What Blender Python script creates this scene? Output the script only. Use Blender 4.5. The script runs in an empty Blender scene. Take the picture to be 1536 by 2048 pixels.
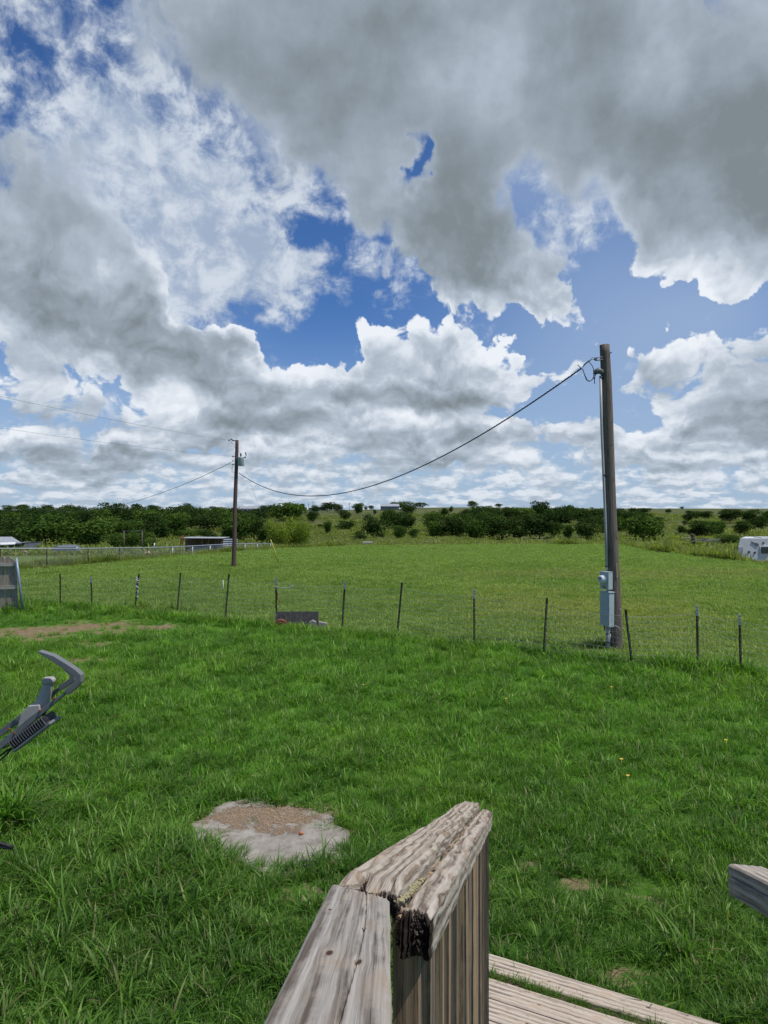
import bpy, bmesh, math, random
import numpy as np
from mathutils import Vector, Matrix, noise as mnoise
from math import radians as R, sin, cos, pi

S = bpy.context.scene
C = S.collection

# ---------------------------------------------------------------- camera
FPX = 1365.0                      # focal length of the photograph in its own pixels (1536 x 2048)
EYE = Vector((0.0, 0.0, 2.8))
cam_d = bpy.data.cameras.new('camera'); cam = bpy.data.objects.new('camera', cam_d); C.objects.link(cam)
cam.location = EYE; cam.rotation_euler = (R(90), 0, 0)
cam_d.sensor_fit = 'VERTICAL'; cam_d.sensor_height = 36.0; cam_d.lens = FPX/2048*36.0
cam_d.clip_start = 0.05; cam_d.clip_end = 30000
S.camera = cam
S.render.resolution_x = 768; S.render.resolution_y = 1024
S.view_settings.view_transform = 'Standard'; S.view_settings.look = 'None'
S.view_settings.exposure = 0.0; S.view_settings.gamma = 1.0
S.cycles.max_bounces = 5; S.cycles.diffuse_bounces = 3; S.cycles.transparent_max_bounces = 8

def at(px, py, Y):                # photograph pixel at a depth -> world point
    return Vector(((px-768)/FPX*Y, Y, EYE.z-(py-1024)/FPX*Y))

# ---------------------------------------------------------------- node expression helper
class NT:
    def __init__(s, tree): s.t = tree; s.n = tree.nodes; s.l = tree.links
    def new(s, kind, **kw):
        n = s.n.new(kind)
        for k, v in kw.items(): setattr(n, k, v)
        return n
    def put(s, sock, v):
        if isinstance(v, V): s.l.new(v.s, sock)
        elif v is not None:
            if hasattr(sock.default_value, '__len__') and not hasattr(v, '__len__'): v = [v]*len(sock.default_value)
            if hasattr(v, '__len__') and len(sock.default_value) == 4 and len(v) == 3: v = tuple(v)+(1,)
            sock.default_value = v
    def m(s, op, *a, clamp=False):
        n = s.new('ShaderNodeMath', operation=op, use_clamp=clamp)
        for i, v in enumerate(a): s.put(n.inputs[i], v)
        return V(s, n.outputs[0])
    def vm(s, op, *a, out=0):
        n = s.new('ShaderNodeVectorMath', operation=op)
        for i, v in enumerate(a): s.put(n.inputs[i], v)
        return V(s, n.outputs['Value'] if out == 'v' else n.outputs[0])
    def xyz(s, v):
        n = s.new('ShaderNodeSeparateXYZ'); s.put(n.inputs[0], v); return [V(s, o) for o in n.outputs]
    def vec(s, x, y, z=0.0):
        n = s.new('ShaderNodeCombineXYZ')
        for i, v in enumerate((x, y, z)): s.put(n.inputs[i], v)
        return V(s, n.outputs[0])
    def noise(s, vec, scale, detail=4, rough=0.5, dist=0.0, col=False, lac=2.0, dim='3D'):
        n = s.new('ShaderNodeTexNoise', noise_dimensions=dim); s.put(n.inputs['Vector'], vec); s.put(n.inputs['Scale'], scale)
        n.inputs['Detail'].default_value = detail; n.inputs['Roughness'].default_value = rough
        n.inputs['Distortion'].default_value = dist; n.inputs['Lacunarity'].default_value = lac
        return V(s, n.outputs['Color' if col else 0])
    def voro(s, vec, scale, feature='F1', detail=0, rough=0.5, smooth=0.5, out='Distance', rand=1.0, dim='3D'):
        n = s.new('ShaderNodeTexVoronoi', feature=feature, voronoi_dimensions=dim); s.put(n.inputs['Vector'], vec); s.put(n.inputs['Scale'], scale)
        if 'Detail' in n.inputs: n.inputs['Detail'].default_value = detail; n.inputs['Roughness'].default_value = rough
        if feature == 'SMOOTH_F1': n.inputs['Smoothness'].default_value = smooth
        n.inputs['Randomness'].default_value = rand
        return V(s, n.outputs[out])
    def step(s, v, a, b, c=0.0, d=1.0, kind='SMOOTHSTEP'):
        n = s.new('ShaderNodeMapRange', interpolation_type=kind)
        s.put(n.inputs[0], v)
        for i, q in enumerate((a, b, c, d)): s.put(n.inputs[1+i], q)
        return V(s, n.outputs[0])
    def ramp(s, v, stops, interp='LINEAR'):
        n = s.new('ShaderNodeValToRGB'); s.put(n.inputs[0], v); cr = n.color_ramp; cr.interpolation = interp
        while len(cr.elements) < len(stops): cr.elements.new(0.5)
        for e, (p, c) in zip(cr.elements, stops): e.position = p; e.color = (c[0], c[1], c[2], 1)
        return V(s, n.outputs[0])
    def mix(s, f, a, b, kind='MIX'):
        n = s.new('ShaderNodeMix', data_type='RGBA', blend_type=kind)
        s.put(n.inputs[0], f); s.put(n.inputs[6], a); s.put(n.inputs[7], b)
        return V(s, n.outputs[2])
    def mapping(s, v, loc=(0,0,0), rot=(0,0,0), scale=(1,1,1), kind='POINT'):
        n = s.new('ShaderNodeMapping', vector_type=kind); s.put(n.inputs[0], v)
        n.inputs[1].default_value = loc; n.inputs[2].default_value = rot; n.inputs[3].default_value = scale
        return V(s, n.outputs[0])
class V:
    def __init__(s, nt, sock): s.nt = nt; s.s = sock
    def __add__(s, o): return s.nt.m('ADD', s, o)
    __radd__ = __add__
    def __sub__(s, o): return s.nt.m('SUBTRACT', s, o)
    def __rsub__(s, o): return s.nt.m('SUBTRACT', o, s)
    def __mul__(s, o): return s.nt.m('MULTIPLY', s, o)
    __rmul__ = __mul__
    def __truediv__(s, o): return s.nt.m('DIVIDE', s, o)
    def __rtruediv__(s, o): return s.nt.m('DIVIDE', o, s)

# ---------------------------------------------------------------- sun and sky
SUN_EL, SUN_X, SUN_Y = 62.0, 0.90, -0.36           # the sun stands high, to the right and a little behind the camera
sd = Vector((SUN_X, SUN_Y, 0)).normalized()*cos(R(SUN_EL)) + Vector((0, 0, sin(R(SUN_EL))))
sl = bpy.data.lights.new('sun', 'SUN'); sl.energy = 4.0; sl.angle = R(0.6); sl.color = (1.0, 0.955, 0.88)
so = bpy.data.objects.new('sun', sl); C.objects.link(so); so.rotation_euler = sd.to_track_quat('Z', 'Y').to_euler(); so.location = (20, 10, 60)

def ae(px, py):                                     # azimuth and elevation of a direction
    return math.atan2(px-768, FPX), math.atan2(1024-py, math.hypot(px-768, FPX))

# cloud masses as patches of the sky dome: (x, y, half width, half height, tilt, weight)
MASS = [
 # big grey deck overhead
 (760,60,420,150,0,1.1),(1250,120,420,200,0,1.1),(1420,330,230,150,0,.8),(1150,300,170,80,10,.45),(650,240,220,90,-28,.75),(470,90,200,110,-30,.55),
 (900,440,135,110,0,.8),(760,420,70,60,0,.35),(790,592,60,18,-15,-.6),(960,668,44,14,-20,-.7),(1040,690,60,26,-25,-.8),(1020,560,130,64,-22,1.0),(1105,600,80,44,-15,1.1),(950,330,90,70,0,.45),(1010,460,70,60,0,.4),
 (1340,470,130,80,0,.85),(1500,480,120,80,0,.8),(1370,568,34,16,0,.45),(1480,550,30,18,0,.3),
 # left side deck
 (60,540,200,120,-10,.75),(250,620,170,90,-22,.55),(330,720,160,75,-20,.85),(180,690,170,90,-15,.5),(440,700,50,50,0,.4),(520,760,120,60,-10,.5),
 (50,790,130,55,0,.6),(40,420,120,100,0,.45),(60,300,60,60,0,.2),(120,380,170,110,-35,.35),(560,640,20,10,0,0),
 # cumulus in the middle
 (740,655,42,40,0,.55),(880,690,105,66,0,.8),(800,740,150,70,0,.7),(960,760,130,56,-8,.75),(1060,770,50,30,0,.25),(870,790,180,40,0,.4),
 (640,765,90,55,0,.6),(600,800,130,50,0,.4),(700,820,160,50,0,.4),(680,605,24,24,0,.35),
 (880,850,160,40,0,.55),(760,850,120,36,0,.35),
 # right
 (1310,690,62,52,0,.75),(1370,740,90,70,0,.6),(1440,830,150,52,0,.9),(1500,720,90,70,0,.5),(1260,760,50,40,0,.3),(1150,728,60,34,0,.6),(1270,850,60,30,0,.3),
 # low ones
 (320,850,62,40,0,.5),(240,890,90,34,0,.5),(120,900,120,40,0,.4),(480,850,120,40,0,.5),(440,870,100,30,0,.3),(600,900,160,36,0,.35),
 (1060,880,130,34,0,.45),(1180,880,90,34,0,.35),(1290,900,90,36,0,.4),(1450,910,150,34,0,.45),(1500,890,140,34,0,.3),(900,920,160,30,0,.25),
 # openings
 (50,150,85,75,30,-1.5),(20,60,60,60,0,-.6),(250,205,60,20,-48,-.8),(180,110,60,26,-48,-.3),
 (640,445,70,56,0,-1.15),(600,380,40,34,0,-.5),(815,330,22,50,-10,-1.5),(575,590,150,50,-5,-.8),(600,665,125,40,-4,-1.3),(510,690,36,30,0,-.6),(775,585,70,26,-10,-1.0),
 (350,470,70,50,-25,-.40),(430,560,90,50,-20,-.5),(470,500,70,45,0,-.4),(330,400,130,60,-35,-.15),(400,620,50,22,0,-.3),(210,300,120,70,-40,-.1),
 (1035,385,58,52,25,-1.05),(1110,325,44,34,0,-.4),(1150,430,90,60,0,-.45),(1220,520,60,36,-10,-.75),(1210,590,60,50,0,-.9),(1270,630,150,36,0,-.9),(1430,625,120,30,0,-.8),(1130,685,90,24,-8,-.6),
 (1195,800,100,44,0,-1.1),(1110,840,60,26,0,-.5),(1225,720,20,60,0,-.6),(1010,640,60,26,-20,-.5),(690,700,30,40,0,-.35),
 (200,800,110,22,0,-.45),(160,850,70,16,0,-.3),(1000,960,700,50,0,.30),(200,950,400,60,0,.30),
]
# where the cloud stands thick (grey undersides) or thin and sunlit: (x, y, half width, half height, tilt, weight)
THICK = [
 (1430,270,230,130,0,1.0),(1150,180,200,140,10,.35),(660,170,240,120,0,.5),(900,60,300,90,0,.35),(880,470,110,75,-10,1.1),(1480,400,140,110,0,.6),(900,330,90,70,0,.35),
 (1000,110,110,90,20,-.75),(1310,150,60,70,30,-.6),(1130,290,80,50,0,-.3),(430,120,110,90,-30,.2),(1230,60,60,60,0,.2),(1380,400,60,50,30,-.35),(1500,490,90,50,0,-.3),(760,330,60,50,0,-.3),(1380,560,160,30,0,-.35),
 (60,570,160,100,0,.45),(330,700,200,56,-16,.95),(170,650,110,50,-20,.3),(60,825,120,24,0,.9),(60,740,70,30,0,.2),(110,450,160,90,-20,.2),(200,632,56,30,-10,-.7),(370,610,120,26,-24,-.6),(130,750,110,20,-10,-.25),
 (870,795,160,26,0,1.0),(960,545,90,40,-18,.35),(1430,858,170,30,0,1.1),(1350,745,70,40,10,.5),(850,890,170,18,0,.6),(430,835,80,20,-6,.7),(540,875,120,22,0,.6),(240,910,110,18,0,.6),(640,860,80,24,0,.4),(850,720,60,26,0,.25),
 (1050,905,130,16,0,.5),(1480,940,140,16,0,.5),(100,930,160,16,0,.5),(700,935,160,12,0,.4),(1280,925,100,12,0,.4),
 (1000,600,120,34,-15,.55),(820,540,50,40,0,.3),(740,640,56,44,0,-.7),(880,650,130,36,0,-.7),(990,710,70,30,-20,-.6),(1050,770,60,26,0,-.6),(1310,670,74,34,0,-.7),(1420,700,70,40,0,-.3),(640,740,110,26,-4,-.7),(1080,610,80,30,-20,-.3),(510,735,60,30,-25,-.5),(1150,430,120,60,0,-.8),(300,380,300,110,-35,-.35),(450,560,160,80,0,-.4),
 (800,835,150,16,0,-.6),(240,875,60,16,0,-.7),(330,830,50,24,0,-.6),(470,815,90,14,0,-.3),(1150,735,60,30,0,-.4),(1180,880,80,14,0,-.5),(930,865,90,12,0,-.4),(1270,850,60,24,0,-.5),(600,910,90,10,0,-.4),(80,880,80,10,0,-.4),
]
VEIL = [(250,330,300,150,-38,.70),(450,540,220,130,-15,.66),(620,500,120,90,-20,.22),(560,360,120,80,-30,.25),(80,60,120,80,0,.12),(1145,440,75,62,0,.75),(640,330,120,60,-30,.3),(730,370,60,40,0,.4),(620,540,60,30,0,.3),(350,420,160,90,-30,.25),
   (60,140,80,60,0,-.35),(640,445,60,40,0,-.5),(600,665,120,36,0,-.7),(815,330,20,50,0,-.5),(1220,600,300,60,0,-.1),(1050,380,70,50,0,.15)]
def blobs(name, items):
    g = bpy.data.node_groups.new(name, 'ShaderNodeTree')
    g.interface.new_socket('v', in_out='INPUT', socket_type='NodeSocketVector'); g.interface.new_socket('d', in_out='OUTPUT', socket_type='NodeSocketFloat')
    nt = NT(g); gi = nt.new('NodeGroupInput'); go = nt.new('NodeGroupOutput'); v = V(nt, gi.outputs[0])
    for (x, y, sx, sy, rot, w) in items:            # the running sum rides in z, so each patch follows the last
        if not w: continue
        a, e = ae(x, y); k = math.cos(a)**1.4*math.cos(e)
        q = nt.mapping(v, (a, e, 0), (0, 0, R(rot)), (sx/FPX*k*1.2, sy/FPX*k*1.2, 1e5), 'TEXTURE')
        p = nt.m('POWER', math.exp(-1), nt.vm('DOT_PRODUCT', q, q, out='v'))
        v = nt.vm('MULTIPLY_ADD', p, (0, 0, w), v)
    nt.l.new(nt.xyz(v)[2].s, go.inputs[0])
    return g
world = bpy.data.worlds.new('World'); S.world = world; world.use_nodes = True
wt = NT(world.node_tree); wt.n.clear()
sky = wt.new('ShaderNodeTexSky', sky_type='NISHITA'); sky.sun_disc = False
sky.sun_elevation = R(SUN_EL); sky.sun_rotation = math.atan2(SUN_X, SUN_Y); sky.altitude = 300; sky.air_density = 1.0; sky.dust_density = 0.6; sky.ozone_density = 2.2
tc = wt.new('ShaderNodeTexCoord'); D = wt.vm('NORMALIZE', V(wt, tc.outputs['Generated']))
gp = blobs('pale_sky', [(1230,660,250,230,0,.75),(1040,370,90,70,0,.45),(1480,620,150,90,0,.4),(200,800,200,80,0,.4),(500,600,60,60,0,.15)])
gm, gth, gv = blobs('cloud_masses', MASS), blobs('cloud_thickness', THICK), blobs('cloud_veil', VEIL)
def grp(g, v):
    n = wt.new('ShaderNodeGroup', node_tree=g); wt.put(n.inputs[0], v); return V(wt, n.outputs[0])
dx, dy, dz = wt.xyz(D)
el = wt.m('ARCSINE', dz); az = wt.m('ARCTAN2', dx, dy)
zc = wt.m('MAXIMUM', dz, 0.0)
plane = wt.vec(dx/(zc+0.10), dy/(zc+0.10), 0.0)       # a flat cloud deck seen in perspective
low = wt.step(el, -0.01, 0.16)                          # 0 at the horizon, 1 high up
AE = wt.vec(az, el, 0.0)
wrp = wt.noise(AE, 10.0, 6, .52, col=True, dim='2D')   # ragged warp of every outline
wrp = wt.vm('SUBTRACT', wrp, (.5, .5, .5))
AW = wt.vm('MULTIPLY_ADD', wrp, (.17, .12, 0), AE)
L0 = grp(gm, AW); L1 = L0
lwv = wt.vm('MULTIPLY', wrp, (.10, .07, 0))
def detail(de):
    e2 = wt.m('LOGARITHM', wt.m('MAXIMUM', el+de, 0.0)+.055, math.e)*.24   # rows of cloud close up towards the horizon
    big = wt.noise(wt.vec(az, e2*1.4), 9.0, 8, .52, dim='2D')
    bil = wt.voro(wt.vm('ADD', wt.vec(az, e2*1.25), lwv), 17.0, 'SMOOTH_F1', 3, .55, .35, dim='2D')
    far_ = wt.noise(wt.vec(az+3.0, e2*.95), 25.0, 7, .60, dim='2D')
    return (big-.5)*1.7*(low*.75+.25)*calm + (.42-bil)*.95*(low*.35+.65)*calm + (far_-.37)*2.0*(1.0-low)
calm = wt.step(el, .27, .47, 1.0, .42)                 # the overhead deck is smooth, the heaps below it are crisp
N0 = detail(0); N1 = detail(wt.m('MAXIMUM', el, 0.0)*.05+.006)
over = wt.step(el, .62, 1.0)                            # unseen broken cloud above the picture, added bright to lift the blue shade
D0 = L0 + N0 + .10 + over*.30
# wispy veil of thin broken cloud, streaked in perspective
st = wt.noise(wt.mapping(plane, (0, 0, 0), (0, 0, R(18)), (1.0, .5, 1)), 1.7, 8, .62, .2, dim='2D')
pf = wt.noise(wt.vec(az, el*1.2, 8.0), 19.0, 8, .64, .2, dim='2D')
veil = grp(gv, AW)
va = wt.step(veil*.95 + (pf-.5)*1.5 + (st-.5)*1.3, .06, .70)*.92
edge = wt.step(el, .28, .46, .20, .75) + wt.step(el, .02, .20, .34, .06)
alpha = wt.step(D0, 0.0, edge)
soft = wt.noise(wt.vec(az+7.0, el*1.4), 6.0, 6, .52, dim='2D')
thick = wt.step(L0 + (soft-.5)*1.1 + N0*.45, 0.05, 1.25)
TH = grp(gth, AW)
lit = N0-N1                                            # bright tops, grey flat undersides
g = thick*.25 + TH*.385 + (pf-.5)*.22 - lit*.48*calm*(1.7-low) + (soft-.5)*.60 + .20 + wt.step(el, .24, .42, 0.0, .20) - over*.32
grey = wt.ramp(wt.m('ADD', g, 0.0, clamp=True), [(0, (.85,.89,.95)), (.20, (.69,.75,.83)), (.42, (.47,.54,.63)), (.70, (.325,.385,.45)), (1, (.215,.255,.285))])
hazy = wt.step(el, -0.01, 0.13)
cc = wt.mix(hazy, wt.mix(.38, grey, (.42,.52,.64)), grey)
b_sky = wt.new('ShaderNodeBackground'); 
skyc = wt.mix(1.0, V(wt, sky.outputs[0]), (0.42, 0.69, 1.06), 'MULTIPLY'); skyc = wt.mix(wt.m('ADD', grp(gp, AE)*.9, 0.0, clamp=True), skyc, (3.3, 4.5, 6.6)); skyc = wt.mix(wt.step(el, 0.0, .30, .80, 0.0), skyc, (4.1, 5.3, 6.9)); wt.put(b_sky.inputs[0], skyc); b_sky.inputs[1].default_value = 0.10
b_c = wt.new('ShaderNodeBackground'); wt.put(b_c.inputs[0], cc); b_c.inputs[1].default_value = 1.0
b_v = wt.new('ShaderNodeBackground'); wt.put(b_v.inputs[0], wt.mix(wt.step(pf, .35, .7), (.44,.54,.70), (.80,.87,.96))); b_v.inputs[1].default_value = 0.86
m1 = wt.new('ShaderNodeMixShader'); wt.put(m1.inputs[0], va); wt.l.new(b_sky.outputs[0], m1.inputs[1]); wt.l.new(b_v.outputs[0], m1.inputs[2])
m2 = wt.new('ShaderNodeMixShader'); wt.put(m2.inputs[0], alpha); wt.l.new(m1.outputs[0], m2.inputs[1]); wt.l.new(b_c.outputs[0], m2.inputs[2])
wo = wt.new('ShaderNodeOutputWorld'); wt.l.new(m2.outputs[0], wo.inputs[0])
world.cycles.sampling_method = 'MANUAL'; world.cycles.sample_map_resolution = 512

# ================================================================ helpers
rng = np.random.default_rng(7); random.seed(7)
class MB:                                            # collects shapes, links them as ONE mesh object
    def __init__(s): s.v = []; s.f = []; s.smooth = []
    def add(s, vs, fs, sm=False):
        b = len(s.v); s.v += [tuple(v) for v in vs]; s.f += [tuple(i+b for i in f) for f in fs]; s.smooth += [sm]*len(fs); return s
    def box(s, c, size, M=None, taper=1.0):
        hx, hy, hz = size[0]/2, size[1]/2, size[2]/2; c = Vector(c)
        vs = []
        for z in (-1, 1):
            k = taper if z > 0 else 1
            for x, y in ((-1,-1),(1,-1),(1,1),(-1,1)):
                p = Vector((x*hx*k, y*hy*k, z*hz)); vs.append(c+(M @ p if M else p))
        return s.add(vs, [(3,2,1,0),(4,5,6,7),(0,1,5,4),(1,2,6,5),(2,3,7,6),(3,0,4,7)])
    def beam(s, a, b, w, h, up=Vector((0,0,1))):      # box from a to b: w across, h along up
        a, b = Vector(a), Vector(b); d = (b-a).normalized(); x = d.cross(up).normalized(); u = x.cross(d)
        vs = [p+x*sx*w/2+u*sz*h/2 for p in (a, b) for sx, sz in ((-1,-1),(1,-1),(1,1),(-1,1))]
        return s.add(vs, [(3,2,1,0),(4,5,6,7),(0,1,5,4),(1,2,6,5),(2,3,7,6),(3,0,4,7)])
    def tube(s, pts, r, n=8, caps=True):
        pts = [Vector(p) for p in pts]; rs = r if hasattr(r, '__len__') else [r]*len(pts); vs = []; fs = []
        for i, p in enumerate(pts):
            d = (pts[min(i+1, len(pts)-1)]-pts[max(i-1, 0)]).normalized()
            ref = Vector((0,0,1)) if abs(d.z) < .9 else Vector((1,0,0))
            x = d.cross(ref).normalized(); y = d.cross(x)
            vs += [p+(x*cos(2*pi*k/n)+y*sin(2*pi*k/n))*rs[i] for k in range(n)]
        for i in range(len(pts)-1):
            for k in range(n): fs.append((i*n+k, i*n+(k+1)%n, (i+1)*n+(k+1)%n, (i+1)*n+k))
        s.add(vs, fs, True)
        if caps:
            b = len(s.v)-len(vs); s.f += [tuple(b+k for k in range(n)), tuple(b+len(vs)-n+k for k in reversed(range(n)))]; s.smooth += [False]*2
        return s
    def prism(s, poly, h, M=None, base=Vector((0,0,0))):  # polygon in x, y, thickness h along z
        n = len(poly); base = Vector(base)
        vs = [Vector((x, y, z)) for z in (0, h) for x, y in poly]; vs = [base+(M @ v if M else v) for v in vs]
        return s.add(vs, [tuple(reversed(range(n))), tuple(range(n, 2*n))]+[(i, (i+1)%n, n+(i+1)%n, n+i) for i in range(n)])
    def build(s, name, mat, parent=None, bevel=0):
        me = bpy.data.meshes.new(name); o = bpy.data.objects.new(name, me)
        off = parent.location if parent else Vector((0,0,0))
        if parent and parent.parent: off = off + parent.parent.location
        me.from_pydata([tuple(Vector(v)-off) for v in s.v], [], s.f)
        me.polygons.foreach_set('use_smooth', s.smooth); me.materials.append(mat); me.update()
        bm = bmesh.new(); bm.from_mesh(me); bmesh.ops.recalc_face_normals(bm, faces=bm.faces); bm.to_mesh(me); bm.free()
        C.objects.link(o)
        if parent: o.parent = parent
        if bevel:
            m = o.modifiers.new('bevel', 'BEVEL'); m.width = bevel; m.segments = 2; m.limit_method = 'ANGLE'; m.angle_limit = R(40)
        return o
def tag(o, label=None, cat=None, group=None, kind=None):
    if label: o['label'] = label
    if cat: o['category'] = cat
    if group: o['group'] = group
    if kind: o['kind'] = kind
    return o
def empty(name, loc, label=None, cat=None, group=None):
    o = bpy.data.objects.new(name, None); C.objects.link(o); o.location = loc; o.empty_display_size = .2
    return tag(o, label, cat, group)
def np_mesh(name, vs, fs, mat, smooth=False, attrs=None):
    me = bpy.data.meshes.new(name); vs = np.asarray(vs, np.float32); fs = np.asarray(fs, np.int32); k = fs.shape[1]
    me.vertices.add(len(vs)); me.vertices.foreach_set('co', vs.ravel())
    me.loops.add(fs.size); me.loops.foreach_set('vertex_index', fs.ravel())
    me.polygons.add(len(fs)); me.polygons.foreach_set('loop_start', np.arange(0, fs.size, k, dtype=np.int32))
    if smooth: me.polygons.foreach_set('use_smooth', np.ones(len(fs), bool))
    for an, (typ, dat) in (attrs or {}).items():
        a = me.attributes.new(an, typ, 'POINT'); a.data.foreach_set('color' if 'COLOR' in typ else 'vector' if 'VECTOR' in typ else 'value', np.asarray(dat, np.float32).ravel())
    me.update(calc_edges=True); me.validate()
    if mat: me.materials.append(mat)
    return me

# ================================================================ materials
def mat(name):
    m = bpy.data.materials.new(name); m.use_nodes = True; nt = NT(m.node_tree); nt.n.clear()
    out = nt.new('ShaderNodeOutputMaterial'); return m, nt, out
def principled(nt, out, col, rough=.7, metal=0.0, bump=None, bstr=.3, bdist=.01, spec=.3):
    p = nt.new('ShaderNodeBsdfPrincipled'); nt.put(p.inputs['Base Color'], col); nt.put(p.inputs['Roughness'], rough); nt.put(p.inputs['Metallic'], metal)
    p.inputs['Specular IOR Level'].default_value = spec
    if bump is not None:
        b = nt.new('ShaderNodeBump'); b.inputs['Strength'].default_value = bstr; b.inputs['Distance'].default_value = bdist; nt.put(b.inputs['Height'], bump)
        nt.l.new(b.outputs[0], p.inputs['Normal'])
    nt.l.new(p.outputs[0], out.inputs[0]); return p
def obj_co(nt): return V(nt, nt.new('ShaderNodeTexCoord').outputs['Object'])
def pos(nt): return V(nt, nt.new('ShaderNodeNewGeometry').outputs['Position'])
def plain(name, c1, c2, scale=8, rough=.6, metal=0, stretch=(1,1,1), bstr=.2, bdist=.004, spec=.3, c3=None):
    m, nt, out = mat(name); co = nt.mapping(obj_co(nt), scale=stretch)
    n = nt.noise(co, scale, 6, .6)
    stops = [(.3, c1), (.7, c2)]
    if c3: stops = [(.3, c1), (.55, c2), (.72, c3)]
    principled(nt, out, nt.ramp(n, stops), rough, metal, n, bstr, bdist, spec); return m
M_galv = plain('galvanised_steel', (.30,.32,.34), (.45,.47,.49), 14, .45, .5)
M_boxgrey = plain('grey_enamel', (.34,.41,.42), (.41,.47,.48), 5, .5, 0, c3=(.43,.49,.50))
M_white = plain('chalky_white_paint', (.60,.62,.62), (.74,.74,.73), 6, .6)
M_black = plain('black_rubber', (.010,.010,.012), (.03,.03,.032), 20, .55)
M_postiron = plain('rusty_dark_iron', (.018,.016,.015), (.05,.032,.022), 26, .75, .2)
M_wire = plain('dull_wire', (.26,.27,.25), (.38,.39,.36), 9, .55, .5)
M_cable = plain('weathered_cable', (.02,.022,.025), (.05,.055,.06), 9, .6)
M_pole = plain('creosoted_pole_wood', (.085,.068,.058), (.165,.135,.115), 9, .85, 0, (6,6,.35), .6, .01, .15, c3=(.22,.185,.155))
M_pole2 = plain('brown_pole_wood', (.085,.052,.044), (.145,.095,.078), 8, .85, 0, (5,5,.3), .5, .01, .15)
M_pvc = plain('grey_conduit', (.33,.34,.36), (.44,.45,.46), 4, .4)
M_orange = plain('faded_orange', (.40,.13,.06), (.52,.20,.10), 12, .75)
M_rust = plain('rust', (.16,.05,.02), (.30,.10,.04), 30, .85)
M_yellow = plain('yellow_plastic', (.50,.42,.10), (.62,.52,.16), 6, .5)
M_conc = plain('pale_concrete_block', (.26,.25,.22), (.42,.40,.36), 22, .9, bstr=.5)
M_armgrey = plain('grey_painted_metal', (.125,.13,.14), (.175,.18,.19), 9, .42, 0)
M_plas = plain('weathered_grey_plastic', (.31,.30,.28), (.40,.385,.36), 24, .7)
M_roofw = plain('pale_metal_roof', (.30,.32,.33), (.42,.44,.46), 3, .5, .2)
M_glassd = plain('dark_window_glass', (.02,.025,.03), (.05,.06,.07), 2, .15, spec=.6)
M_shedwood = plain('old_shed_timber', (.10,.07,.045), (.22,.16,.10), 6, .85, 0, (1,1,3))
M_dark = plain('dark_board', (.028,.028,.030), (.060,.058,.058), 9, .8, 0, (3,3,1), .4, c3=(.095,.092,.09))
M_brick = plain('red_clay', (.13,.045,.03), (.22,.08,.05), 14, .9)
M_hwall = plain('blue_grey_cladding', (.10,.12,.14), (.15,.17,.19), 2, .7)
M_straw = plain('straw_fibre', (.30,.215,.13), (.46,.36,.23), 40, .9)

def corrugated(name, c1, c2, freq):
    m, nt, out = mat(name); co = obj_co(nt); n = nt.noise(co, 3, 5, .6); z = nt.xyz(co)[2]
    w = nt.m('SINE', z*freq); principled(nt, out, nt.ramp(n + w*.10, [(.3, c1), (.7, c2)]), .5, .3, w, .9, .03); return m
M_corr = corrugated('corrugated_sheet', (.26,.30,.34), (.50,.53,.56), 42.0)

# --- weathered timber: grain runs along local Y, knots given as (x, y, radius)
def timber(name, light, mid, dark, knots=(), gscale=1.0, warm=.0, red=None, rings=False, axis='Y', cr=.5, wv=.006, fine=1.7, ring_amp=.07, rot_y=None):
    m, nt, out = mat(name); co = obj_co(nt); x, y, z = nt.xyz(co)
    if axis == 'Z': x, y, z = x, z, y
    if axis == 'X': x, y, z = y, x, z
    u = x + z*.8
    kd = 0.0; kr = 0.0
    for (kx, ky, r) in knots:                        # the grain swerves round each knot
        ddx = (x-kx)/r; ddy = (y-ky)/(r*3.4)
        q = nt.m('POWER', math.exp(-1), ddx*ddx*.30+ddy*ddy*.30)
        u = u - ddx*q*r*.62
        core = nt.m('POWER', math.exp(-1), ddx*ddx*2.6+ddy*ddy*3.6); kd = core + kd
    wav = nt.noise(nt.vec(x*3.0, y*2.2, z*3), 4.0*gscale, 3, .5)
    u2 = u + (wav-.5)*wv
    g1 = nt.noise(nt.vec(u2*60*fine, y*1.2, z*8), 1.6*gscale, 6, .65)
    g2 = nt.noise(nt.vec(u2*190, y*3.0, 3.0), 1.5*gscale, 4, .6)
    g3 = nt.noise(nt.vec(x*5, y*3.0, z*5), 2.6, 5, .6)
    wvs = nt.m('SINE', (u2*(520 if rings else 330)*gscale + g3*9.0))
    h = g1*.55 + g2*.30 + wvs*ring_amp
    col = nt.ramp(h + (g3-.5)*.18, [(.30, dark), (.41, mid), (.55, light), (.70, tuple(min(1, c*1.12) for c in light))])
    col = nt.mix(nt.step(g3, .48, .66, 0, .55), col, tuple((a*.6+b*.4) for a, b in zip(mid, (.42, .27, .15))))
    crack = nt.step(g1, cr-.20, cr-.13, 1.0, 0.0)     # long narrow checks
    col = nt.mix(crack*.85, col, (.018, .014, .011))
    if rot_y is not None:
        rn = nt.noise(co, 60, 5, .7); rt_ = nt.step(y - (rn-.5)*.05 - (g1-.5)*.05, rot_y-.012, rot_y+.012, 1.0, 0.0); col = nt.mix(rt_, col, nt.ramp(rn, [(.35, (.008,.006,.005)), (.6, (.035,.026,.02)), (.7, (.10,.08,.06))]))
    if knots:
        kk = nt.step(kd, .35, .62); ring = nt.step(kd, .18, .35)
        col = nt.mix(ring*.55, col, red or (.22, .13, .07)); col = nt.mix(kk*.92, col, (.045, .028, .02))
    principled(nt, out, col, .88, 0, h*1.0 - crack*.45, .85, .004, .12); return m
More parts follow.
